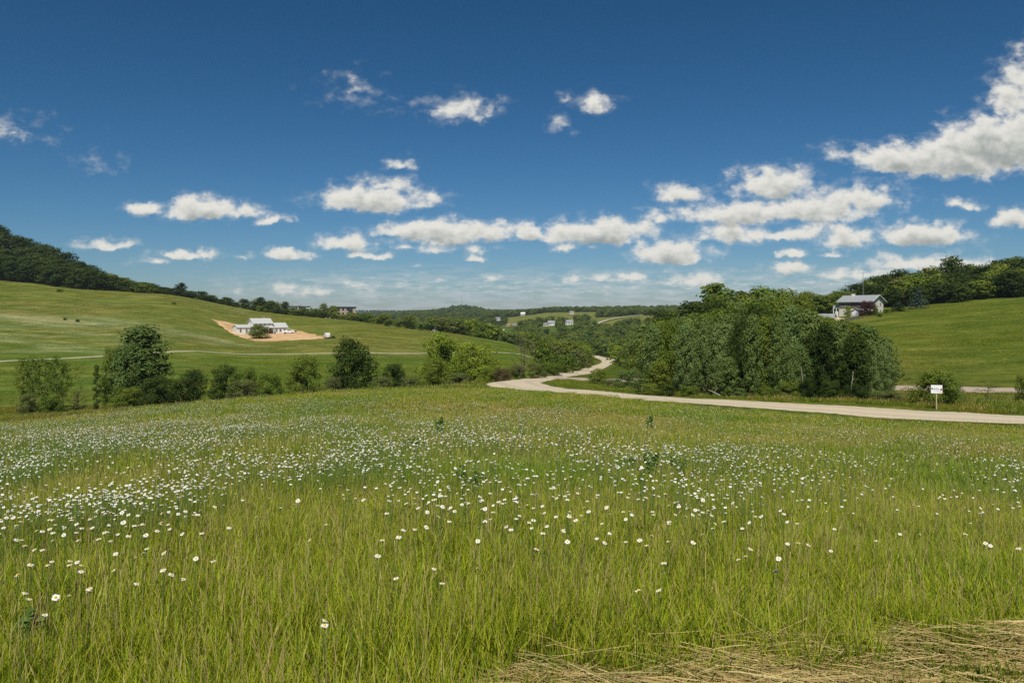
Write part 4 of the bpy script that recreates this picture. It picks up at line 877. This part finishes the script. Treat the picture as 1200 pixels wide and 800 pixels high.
for px_, w_ in ((976, 1.1), (981, 1.5), (986, .9)):
    import bmesh
    bm = bmesh.new(); bmesh.ops.create_icosphere(bm, subdivisions=3, radius=w_)
    for v in bm.verts: v.co *= 1+.18*math.sin(v.co.x*4+px_)*math.cos(v.co.y*3.3)+rg.uniform(-.04, .04); v.co.z *= .6
    me = bpy.data.meshes.new('boulder'); bm.to_mesh(me); bm.free(); o = link('boulder', me, M['rock']); x, y = at(px_, 224); o.location = (x, y, gz1(x, y)+.2)
    tag(o, {976: 'pale boulder nearest the shed in the rockery by the driveway', 981: 'largest pale boulder in the middle of the rockery by the driveway', 986: 'smallest pale boulder of the rockery, next to the tarmac'}[px_], 'boulder')

# vehicles ------------------------------------------------------------
def car(px, d, rz, kind, label):
    x, y = at(px, d); r = thing('parked_van' if kind == 'van' else 'pickup_truck', (x, y, gz1(x, y)+.24), label, 'vehicle', rz=rz)
    prof = [(-2.4, .35), (2.4, .35), (2.4, .8), (2.25, 1.0), (1.2, 1.08), (.55, 1.72), (-.7, 1.75), (-.85, 1.12), (-2.4, 1.1)] if kind == 'pickup' else [(-2.3, .35), (2.3, .35), (2.3, .95), (1.7, 1.15), (1.1, 1.85), (-2.1, 1.9), (-2.3, 1.6)]
    b = MB(); b.prism([(u, z) for u, z in prof], -.9, .9, 'y'); b.build('body', M['paint'], r, bevel=.07)
    w = MB(); sp = [(.95, 1.12), (.5, 1.6), (-.6, 1.62), (-.6, 1.12)] if kind == 'pickup' else [(1.35, 1.2), (.98, 1.7), (-1.9, 1.72), (-1.9, 1.2)]
    for s in (-1, 1): MB().prism(sp, s*.905-.012, s*.905+.012, 'y').build('window', M['glass'], r)
    MB().poly([(sp[0][0]+.22, -.75, sp[0][1]+.02), (sp[0][0]+.22, .75, sp[0][1]+.02), (sp[1][0]+.2, .68, sp[1][1]), (sp[1][0]+.2, -.68, sp[1][1])], [(0, 1, 2, 3)]).build('windscreen', M['glass'], r)
    for u in (-1.5, 1.5):
        for s in (-.82, .82):
            t = MB(); t.tube([(u, s-.11, .34), (u, s+.11, .34)], [.34, .34], 18); wo = t.build('wheel', M['rubber'], r); t = MB(); t.tube([(u, s-.115, .34), (u, s+.115, .34)], [.19, .19], 12); t.build('rim', M['steel'], wo)
    for s in (-.68, .68): MB().box(2.37, 2.42, s-.16, s+.16, .62, .78).build('headlight', M['steel'], r); MB().box(-2.43, -2.37, s-.12, s+.12, .75, .95).build('tail_light', M['lamp'], r)
car(338.5, 334, R(8), 'pickup', 'white pickup truck parked at the right end of the new white house')
car(383, 302, R(112), 'van', 'white van parked at the lower right tip of the bare soil')
tree('shrub', 390.5, 302, 402.5, 6, 'bush', 'oak', 'small dark bush beside the white van at the tip of the bare soil', 'shrub', minH=1)
tree('shrub', 345, 340, 388, 6, 'bush', 'oak', 'small dark bush behind the white pickup by the new house', 'shrub', minH=1)
tree('linden_tree', 303, 312, 380.5, 26, 'mid', 'mid', 'lone tree with rounded crown standing in front of the new white house', far=False, seed=1)

# far flat-roofed blocks behind the tree line, and the village ---------
def block(px, d, wm, dm, top, label, rz, mats):
    x, y = at(px, d); z = gz1(x, y); h = (HY-top)/F*d-z; r = thing('apartment_building', (x, y, z), label, 'building', rz=rz); n = max(2, int(h/3))
    MB().box(-wm/2, wm/2, -dm/2, dm/2, -2, h-.5).build('wall', M[mats[0]], r); MB().box(-wm/2-.6, wm/2+.6, -dm/2-.6, dm/2+.6, h-.5, h).build('roof', M[mats[1]], r)
    for k in range(n):
        for u in np.arange(-wm/2+2, wm/2-1, 3.2): window(r, u, -dm/2, h-1.4-1.5-3*k, 1.3, 1.4, 'front', 'dark')
    MB().box(wm*.1, wm*.32, -dm/2-.35, -dm/2-.07, 0, h-.8).build('balcony_stack', M['dark'], r)
block(403.5, 610, 15, 12, 359.4, 'tan flat-roofed block with dark balconies showing over the skyline trees', R(25), ('tan', 'dark'))
block(388, 625, 10, 10, 361, 'low dark-roofed building half hidden left of the tan flat-roofed block', R(20), ('tan', 'roof_dark'))
block(346, 620, 22, 12, 358.4, 'long white building with grey roof peeping over the skyline trees', R(18), ('white', 'roof_dark'))
HOUSES = [(646.5, 381.5, 8.2, 'white', 'roof_mid', 'largest white gabled house of the far village'), (640, 382, 5.5, 'cream', 'roof_dark', 'low greyish house touching the largest white village house'), (667, 380.5, 8, 'white', 'roof_mid', 'wide pale house with grey roof close to the far pale road'),
 (584, 375.5, 5.5, 'white', 'roof_dark', 'white village house standing highest on the slope among dark trees'), (574, 382, 4.2, 'tan', 'roof_mid', 'tan house at the left edge of the village'), (596, 382, 4.2, 'tan', 'brick', 'tan house with reddish roof in the village centre'), (602.5, 382.5, 4.5, 'brick', 'roof_dark', 'reddish brick house in the village centre'),
 (588.5, 389.5, 4.8, 'cream', 'trim', 'cream house lowest in the valley among the green crowns'), (613, 369.5, 5, 'cream', 'trim', 'small cream house at the left end of the far yellow field'), (670, 368, 5, 'cream', 'roof_dark', 'grey house on the crest above the far yellow field'),
 (508, 384, 7, 'white', 'trim', 'long pale shed beyond the cedars at the field edge'), (515.5, 389, 3.2, 'white', 'trim', 'tiny white shed at the foot of the field edge trees')]
HP = []
for px, py, w, wm, rm, lab in HOUSES:
    d = solve_d(px, py, 640, 1500) if py < 384 or px > 560 else solve_d(px, py, 430, 620)
    x, y = at(px, d); g0 = gz1(x, y); z = max(g0, -(py-HY)/F*d) if abs(HY-F*g0/d-py) < 14 else g0; W = w/F*d; hh = W*.42; HP.append((px, d, w, py))
    r = thing('village_house', (x, y, z), lab, 'house', rz=R(random.uniform(-35, 35)))
    gable_wall(-W/2, W/2, -W*.32, W*.32, min(-1, g0-z-1), hh, hh*1.65).build('wall', M[wm], r); gable_roof(-W/2, W/2, -W*.32, W*.32, hh, hh*1.65, .4, .25).build('roof', M[rm], r)
    for u in (-.28, .02, .3): window(r, u*W, -W*.32, hh*.42, W*.09, hh*.32)
    MB().box(-W*.16, -W*.08, -W*.32-.07, -W*.32+.02, 0, hh*.6).build('door', M['brown'], r)
mt = MB(); mt.tube([(0, 0, 0), (0, 0, 38)], [.7, .25], 6); [mt.tube([(-1.2, 0, z), (1.2, 0, z)], [.2, .2], 4) for z in (26, 32)]
x, y = at(541, 2500); o = mt.build('radio_mast', M['steel']); o.location = (x, y, gz1(x, y)); tag(o, 'tiny radio mast on top of the far wooded hill', 'mast')
# pale field road far right of the village
FR = spline([(682, 830), (690, 870), (702, 930), (722, 1000), (755, 1080)], 10); ribbon('track', FR, 3.5, M['hay'] if False else road_mat('far_road', (.5, .46, .36), (.55, .5, .4), (.4, .36, .2)), 'pale road climbing to the far yellow field', .9, .3)

# distant woodland (stuff) ---------------------------------------------
def woodland():
    rg = np.random.default_rng(55); n = 9000
    d = 520*(3300/520)**rg.random(n); px = rg.uniform(300, 830, n); keep = np.ones(n, bool)
    keep &= ~((px < 500) & (d < 640)); keep &= ~((px > 592) & (px < 700) & (d > 1050) & (d < 1420)); keep &= ~((px > 690) & (px < 775) & (d > 800) & (d < 1100))
    keep &= ~((px > 560) & (px < 680) & (d > 800) & (d < 1050) & (rg.random(n) < .5)); keep &= ~((px > 400) & (px < 500) & (d > 3000))
    keep &= rg.random(n) < np.clip((d/1500), .35, 1)
    x = (px-CX)/F*d; z = gz(x, d); h = rg.uniform(8, 13, n)
    for hp, hd, hw, hpy in HP: keep &= ~((np.abs(px-hp) < hw*.62+5/d*F*.5) & (d < hd) & (d > hd*.45) & (HY-F*(z+h)/d < hpy-.5)); keep &= ~((np.abs(px-hp) < hw*.6) & (np.abs(d-hd) < 14))
    x, d, z, h, px = x[keep], d[keep], z[keep], h[keep], px[keep]
    x2 = rg.uniform(-150, 900, 1500); d2 = rg.uniform(4700, 5300, 1500); x2 = (x2-CX)/F*d2; z2 = gz(x2, d2)
    x, d, z, h = np.append(x, x2), np.append(d, d2), np.append(z, z2), np.append(h, rg.uniform(9, 14, 1500)); n = len(x)
    ms = []
    for k in range(6):
        r2 = np.random.default_rng(400+k); L = [(1.9*math.cos(a)*r2.uniform(.4, 1), 1.9*math.sin(a)*r2.uniform(.4, 1), r2.uniform(2.5, 8.2), r2.uniform(1.5, 2.4)) for a in r2.uniform(0, 6.28, 13)]
        ms.append(crown_mesh('far_crown', L, 620, 1.15, r2))
    P = np.stack([x, d, z-1.2], 1); s = h/9.5; w = s*rg.uniform(1.0, 1.5, n)
    stuff('distant_woodland', P, np.stack([np.zeros(n), np.zeros(n), rg.uniform(0, 6.28, n)], 1), np.stack([w, w, s], 1), rg.integers(0, 6, n), ms, leaf_mat('far_leaves', (.075, .125, .030), (.18, .22, .045)), 'far woods covering the valley and the ridges beyond the village')
    print('WOOD', n)
woodland()

# sign, markers --------------------------------------------------------
x, y = at(1097.3, 61.6); z = gz1(x, y); S = thing('sign', (x, y, z), 'white rectangular sign with blue and red marks on a wooden post by the road', 'sign', rz=R(-14))
MB().box(-.045, .045, -.045, .045, -.3, 1.25).build('post', M['post'], S, bevel=.008)
b = MB(); b.box(-.40, .40, -.085, -.046, 1.24, 1.88); B = b.build('board', M['board'], S, bevel=.006)
for nm, mt_, poly in (('mark', 'navy', [(-.385, 1.60), (-.30, 1.68), (-.245, 1.62), (-.29, 1.54), (-.36, 1.53)]), ('mark', 'red', [(.22, 1.55), (.31, 1.62), (.385, 1.58), (.37, 1.48), (.27, 1.46)]),
        ('lettering', 'blue', None), ('mark', 'pink', [(.12, 1.40), (.36, 1.40), (.36, 1.33), (.12, 1.33)])):
    q = MB()
    if poly: q.prism(poly, -.092, -.0845, 'y')
    else:
        for k, (a, hh) in enumerate(((-.2, .11), (-.14, .15), (-.07, .12), (0, .16), (.06, .1), (.12, .12))): q.box(a-.018, a+.018, -.091, -.0845, 1.52, 1.52+hh); q.box(a-.018, a+.03, -.0908, -.0847, 1.52+hh*.45, 1.55+hh*.45) if k % 2 else None
        for k in range(9): q.box(-.22+.045*k, -.195+.045*k, -.091, -.0845, 1.44, 1.475)
    q.build(nm, M[mt_], B)
def marker(px, d, h, w, label, mat):
    x, y = at(px, d); z = gz1(x, y); r = thing('marker_post', (x, y, z), label, 'post'); MB().box(-w/2, w/2, -w/3, w/3, -.2, h).build('post', M[mat], r, bevel=.01); MB().box(-w/2-.005, w/2+.005, -w/3-.006, -w/3+.001, h*.72, h*.9).build('reflector', M['steel'], r)
marker(752.5, 72.2, .62, .12, 'short white marker post on the verge at the left end of the clump', 'board')
marker(658.5, 139, 1.1, .16, 'grey marker post beside the road junction', 'steel')

# ------------------------------------------------------------------ air
if True:
    mb = MB(); mb.box(-5200, 5200, -400, 5600, -32, 73)
    hm, nt = new_mat('summer_haze'); o = N(nt, 'ShaderNodeOutputMaterial'); v = N(nt, 'ShaderNodeVolumePrincipled'); v.inputs['Color'].default_value = (.80, .90, 1, 1); v.inputs['Density'].default_value = .00008; v.inputs['Anisotropy'].default_value = .2
    nt.links.new(v.outputs[0], o.inputs['Volume'])
    tag(mb.build('haze', hm), 'thin blue summer haze over the far hills', kind='stuff')

# ------------------------------------------------------------------ sky, sun, camera
SUN_EL, SUN_AZ = R(53), R(188)             # azimuth clockwise from +Y: behind the camera, a little to the left
W = bpy.data.worlds.new('World'); SC.world = W; W.use_nodes = True; nt = W.node_tree; nt.nodes.clear()
out = N(nt, 'ShaderNodeOutputWorld'); st = N(nt, 'ShaderNodeTexSky'); st.sky_type = 'NISHITA'; st.sun_disc = False; st.sun_elevation = SUN_EL; st.sun_rotation = SUN_AZ
st.altitude = 900; st.air_density = 1.0; st.dust_density = .25; st.ozone_density = 3.0
bg = N(nt, 'ShaderNodeBackground'); bg.inputs[1].default_value = .1
sp_ = N(nt, 'ShaderNodeSeparateColor'); nt.links.new(st.outputs[0], sp_.inputs[0]); cc_ = N(nt, 'ShaderNodeCombineColor')   # deep blue of a clear sky through a polariser
for k, (p_, g_) in enumerate(((1.62, .60), (1.25, .615), (1.27, .74))):
    nt.links.new(math_(nt, 'MULTIPLY', math_(nt, 'POWER', math_(nt, 'MULTIPLY', sp_.outputs[k], .085), p_), g_/.1), cc_.inputs[k])
nt.links.new(cc_.outputs[0], bg.inputs[0])
# clouds: [cx, cy, half-width, half-height, strength] in hundredths of a radian-like unit on the sky ahead
CL = [(540,124,40,17,.62),(697,117,24,12,.6),(654,143,13,9,.26),(664,112,11,6,.36),(405,101,20,10,.17),(432,117,24,7,.16),(436,228,66,16,1.0),(448,213,36,10,.6),(480,226,40,9,.5),(466,190,18,7,.45),
 (236,240,46,17,.95),(270,244,42,9,.6),(168,243,22,8,.75),(324,254,22,8,.7),(298,247,18,6,.45),(126,283,36,6,.62),(218,296,32,7,.85),(188,306,26,4,.36),(337,296,31,8,.9),(283,299,22,5,.34),(10,152,36,12,.2),(115,193,10,6,.1),
 (524,268,70,16,1.05),(480,266,50,10,.85),(570,266,40,13,.9),(405,281,36,11,.8),(437,297,23,5,.75),(475,287,18,5,.5),(510,288,34,6,.5),(560,288,22,8,.6),(556,299,15,6,.75),(622,267,21,11,.9),(700,266,66,18,1.1),(668,270,34,12,.8),(772,251,24,10,.5),(660,286,11,6,.5),(696,288,8,6,.42),
 (786,290,48,15,1.1),(800,300,34,8,.8),(797,223,32,13,.8),(905,210,50,22,.85),(868,246,66,16,.9),(945,238,78,22,.9),(1008,226,54,18,.8),(860,270,42,13,.95),(912,274,36,7,.65),(940,269,28,10,.75),(990,274,40,15,.9),(1082,270,58,16,1.0),
 (1060,180,66,20,1.0),(1120,178,90,26,1.05),(1165,160,70,36,1.15),(1230,150,80,44,1.2),(1190,105,34,30,.75),(1215,80,40,40,.9),(980,178,22,10,.28),(1125,238,22,7,.6),(1190,253,28,13,.9),(1060,234,14,6,.35),
 (925,296,15,6,.7),(976,296,12,5,.65),(927,311,28,8,.75),(820,323,42,9,.75),(732,321,26,6,.6),(1100,306,86,12,.8),(1010,318,60,9,.6),(347,336,26,5,.5),(350,340,60,6,.42),(430,330,40,5,.36),(690,325,50,6,.4),(485,309,8,3,.4),(575,325,12,4,.4)]
tc = N(nt, 'ShaderNodeTexCoord'); sx = N(nt, 'ShaderNodeSeparateXYZ'); nt.links.new(tc.outputs['Generated'], sx.inputs[0])
yy = math_(nt, 'MAXIMUM', sx.outputs[1], .02); U = math_(nt, 'MULTIPLY', math_(nt, 'DIVIDE', sx.outputs[0], yy), 9.33); Vv = math_(nt, 'MULTIPLY', math_(nt, 'DIVIDE', sx.outputs[2], yy), 9.33)
cb = N(nt, 'ShaderNodeCombineXYZ'); nt.links.new(U, cb.inputs[0]); nt.links.new(Vv, cb.inputs[1]); UV = cb.outputs[0]
g = bpy.data.node_groups.new('cloud_density', 'ShaderNodeTree'); g.interface.new_socket('P', in_out='INPUT', socket_type='NodeSocketVector'); g.interface.new_socket('D', in_out='OUTPUT', socket_type='NodeSocketFloat')
gi, go = g.nodes.new('NodeGroupInput'), g.nodes.new('NodeGroupOutput'); P0 = gi.outputs[0]
nz = N(g, 'ShaderNodeTexNoise'); nz.inputs['Scale'].default_value = 3.2; nz.inputs['Detail'].default_value = 4; nz.inputs['Roughness'].default_value = .6; g.links.new(P0, nz.inputs['Vector'])
wv = vmath(g, 'MULTIPLY', vmath(g, 'SUBTRACT', nz.outputs['Color'], (.5, .5, .5)), (.34, .22, 0)); Pw = vmath(g, 'ADD', P0, wv)
acc = None
for cx, cy, a, b, s in CL:
    a, b = a*1.3, b*1.5; c0, c1, ia, ib = (cx-600)/100, (368-cy)/100, 100/a, 100/b
    q = vmath(g, 'MULTIPLY_ADD', Pw, (ia, ib, 0), (-c0*ia, -(c1-.35*b/100)*ib, 0))
    q = vmath(g, 'MINIMUM', q, vmath(g, 'MULTIPLY', q, (1, 1.9, 0)))
    v = math_(g, 'MULTIPLY_ADD', vmath(g, 'LENGTH', q), -s, s)
    if acc is None: acc = v
    else:
        m = N(g, 'ShaderNodeMath', operation='SMOOTH_MAX'); g.links.new(acc, m.inputs[0]); g.links.new(v, m.inputs[1]); m.inputs[2].default_value = .12; acc = m.outputs[0]
n1 = noise(g, vmath(g, 'MULTIPLY', P0, (1, 1.35, 0)), 4.6, 8, .54); n2 = noise(g, vmath(g, 'ADD', vmath(g, 'MULTIPLY', P0, (1, 1.25, 0)), (7.3, 2.1, 0)), 1.8, 3, .5)
dn = math_(g, 'ADD', acc, math_(g, 'MULTIPLY', math_(g, 'SUBTRACT', n1, .5), 1.3)); dn = math_(g, 'ADD', dn, math_(g, 'MULTIPLY', math_(g, 'SUBTRACT', n2, .5), .35)); g.links.new(dn, go.inputs[0])
def dens(vec):
    n = nt.nodes.new('ShaderNodeGroup'); n.node_tree = g; nt.links.new(vec, n.inputs[0]); return n.outputs[0]
D0 = dens(UV); D1 = dens(vmath(nt, 'ADD', UV, (-.02, .075, 0)))
al0 = ramp(nt, D0, .06, .54); wn = noise(nt, vmath(nt, 'MULTIPLY', UV, (1, 1.8, 0)), 5, 6, .55)
al = math_(nt, 'MAXIMUM', al0, math_(nt, 'MULTIPLY', math_(nt, 'MULTIPLY', ramp(nt, D0, -.16, .40), ramp(nt, wn, .36, .68)), .42))
thick = ramp(nt, D1, .25, 1.15); fine = noise(nt, vmath(nt, 'MULTIPLY', UV, (1, 1.6, 0)), 7, 6, .65)
shade = math_(nt, 'ADD', math_(nt, 'MULTIPLY', thick, .85), math_(nt, 'MULTIPLY', math_(nt, 'SUBTRACT', fine, .5), .5), clamp=True)  # cloud self-shading painted into their colour: greyer where more cloud lies sunward
ccol = mixc(nt, shade, (.72, .71, .66), (.25, .285, .28))
# thin broken layer low over the horizon
nb = noise(nt, vmath(nt, 'MULTIPLY', UV, (1.5, 9, 0)), 1.7, 7, .62); band = math_(nt, 'MULTIPLY', ramp(nt, Vv, .66, .24), ramp(nt, nb, .40, .60))
bx = ramp(nt, U, -4.6, -1.0); band = math_(nt, 'MULTIPLY', math_(nt, 'MULTIPLY', band, bx), .68)
nb2 = noise(nt, vmath(nt, 'MULTIPLY', UV, (1.2, 5, 0)), 4.2, 6, .6); puff = math_(nt, 'MULTIPLY', math_(nt, 'MULTIPLY', ramp(nt, nb2, .50, .72), ramp(nt, math_(nt, 'ABSOLUTE', math_(nt, 'SUBTRACT', Vv, .33)), .2, .05)), math_(nt, 'MULTIPLY', bx, .62))
ahead = ramp(nt, sx.outputs[1], .02, .12); 
bgB = N(nt, 'ShaderNodeBackground'); bgB.inputs[0].default_value = (.47, .53, .56, 1); bgC = N(nt, 'ShaderNodeBackground'); nt.links.new(ccol, bgC.inputs[0]); bgP = N(nt, 'ShaderNodeBackground'); bgP.inputs[0].default_value = (.66, .67, .65, 1)
def mixs(f, a, b):
    m = N(nt, 'ShaderNodeMixShader'); nt.links.new(f, m.inputs[0]); nt.links.new(a, m.inputs[1]); nt.links.new(b, m.inputs[2]); return m.outputs[0]
s_ = mixs(math_(nt, 'MULTIPLY', band, ahead), bg.outputs[0], bgB.outputs[0]); s_ = mixs(math_(nt, 'MULTIPLY', puff, ahead), s_, bgP.outputs[0]); s_ = mixs(math_(nt, 'MULTIPLY', al, ahead), s_, bgC.outputs[0])
nt.links.new(s_, out.inputs[0])
try: W.cycles.sampling_method = 'NONE'
except Exception: pass

sl = bpy.data.lights.new('sun', 'SUN'); sl.energy = 4.2; sl.angle = R(.53); sl.color = (1, .955, .87)
so = bpy.data.objects.new('sun', sl); COL.objects.link(so)
import mathutils
sd = mathutils.Vector((math.sin(SUN_AZ)*math.cos(SUN_EL), math.cos(SUN_AZ)*math.cos(SUN_EL), math.sin(SUN_EL)))
so.rotation_euler = sd.to_track_quat('Z', 'Y').to_euler(); so.location = (0, 0, 60)
cam = bpy.data.cameras.new('camera'); co = bpy.data.objects.new('camera', cam); COL.objects.link(co); SC.camera = co
co.location = (0, 0, 0); co.rotation_euler = (R(90), 0, 0); cam.sensor_width = 36; cam.lens = 36*F/1200; cam.shift_y = -(400-HY)/1200; cam.clip_start = .1; cam.clip_end = 30000
SC.view_settings.view_transform = 'Standard'; SC.view_settings.look = 'None'; SC.view_settings.exposure = .14; SC.view_settings.gamma = 1
cy = SC.cycles; cy.max_bounces = 5; cy.diffuse_bounces = 2; cy.glossy_bounces = 2; cy.transmission_bounces = 2; cy.transparent_max_bounces = 4; cy.volume_bounces = 0; cy.use_denoising = False
cy.caustics_reflective = False; cy.caustics_refractive = False; cy.sample_clamp_indirect = 3
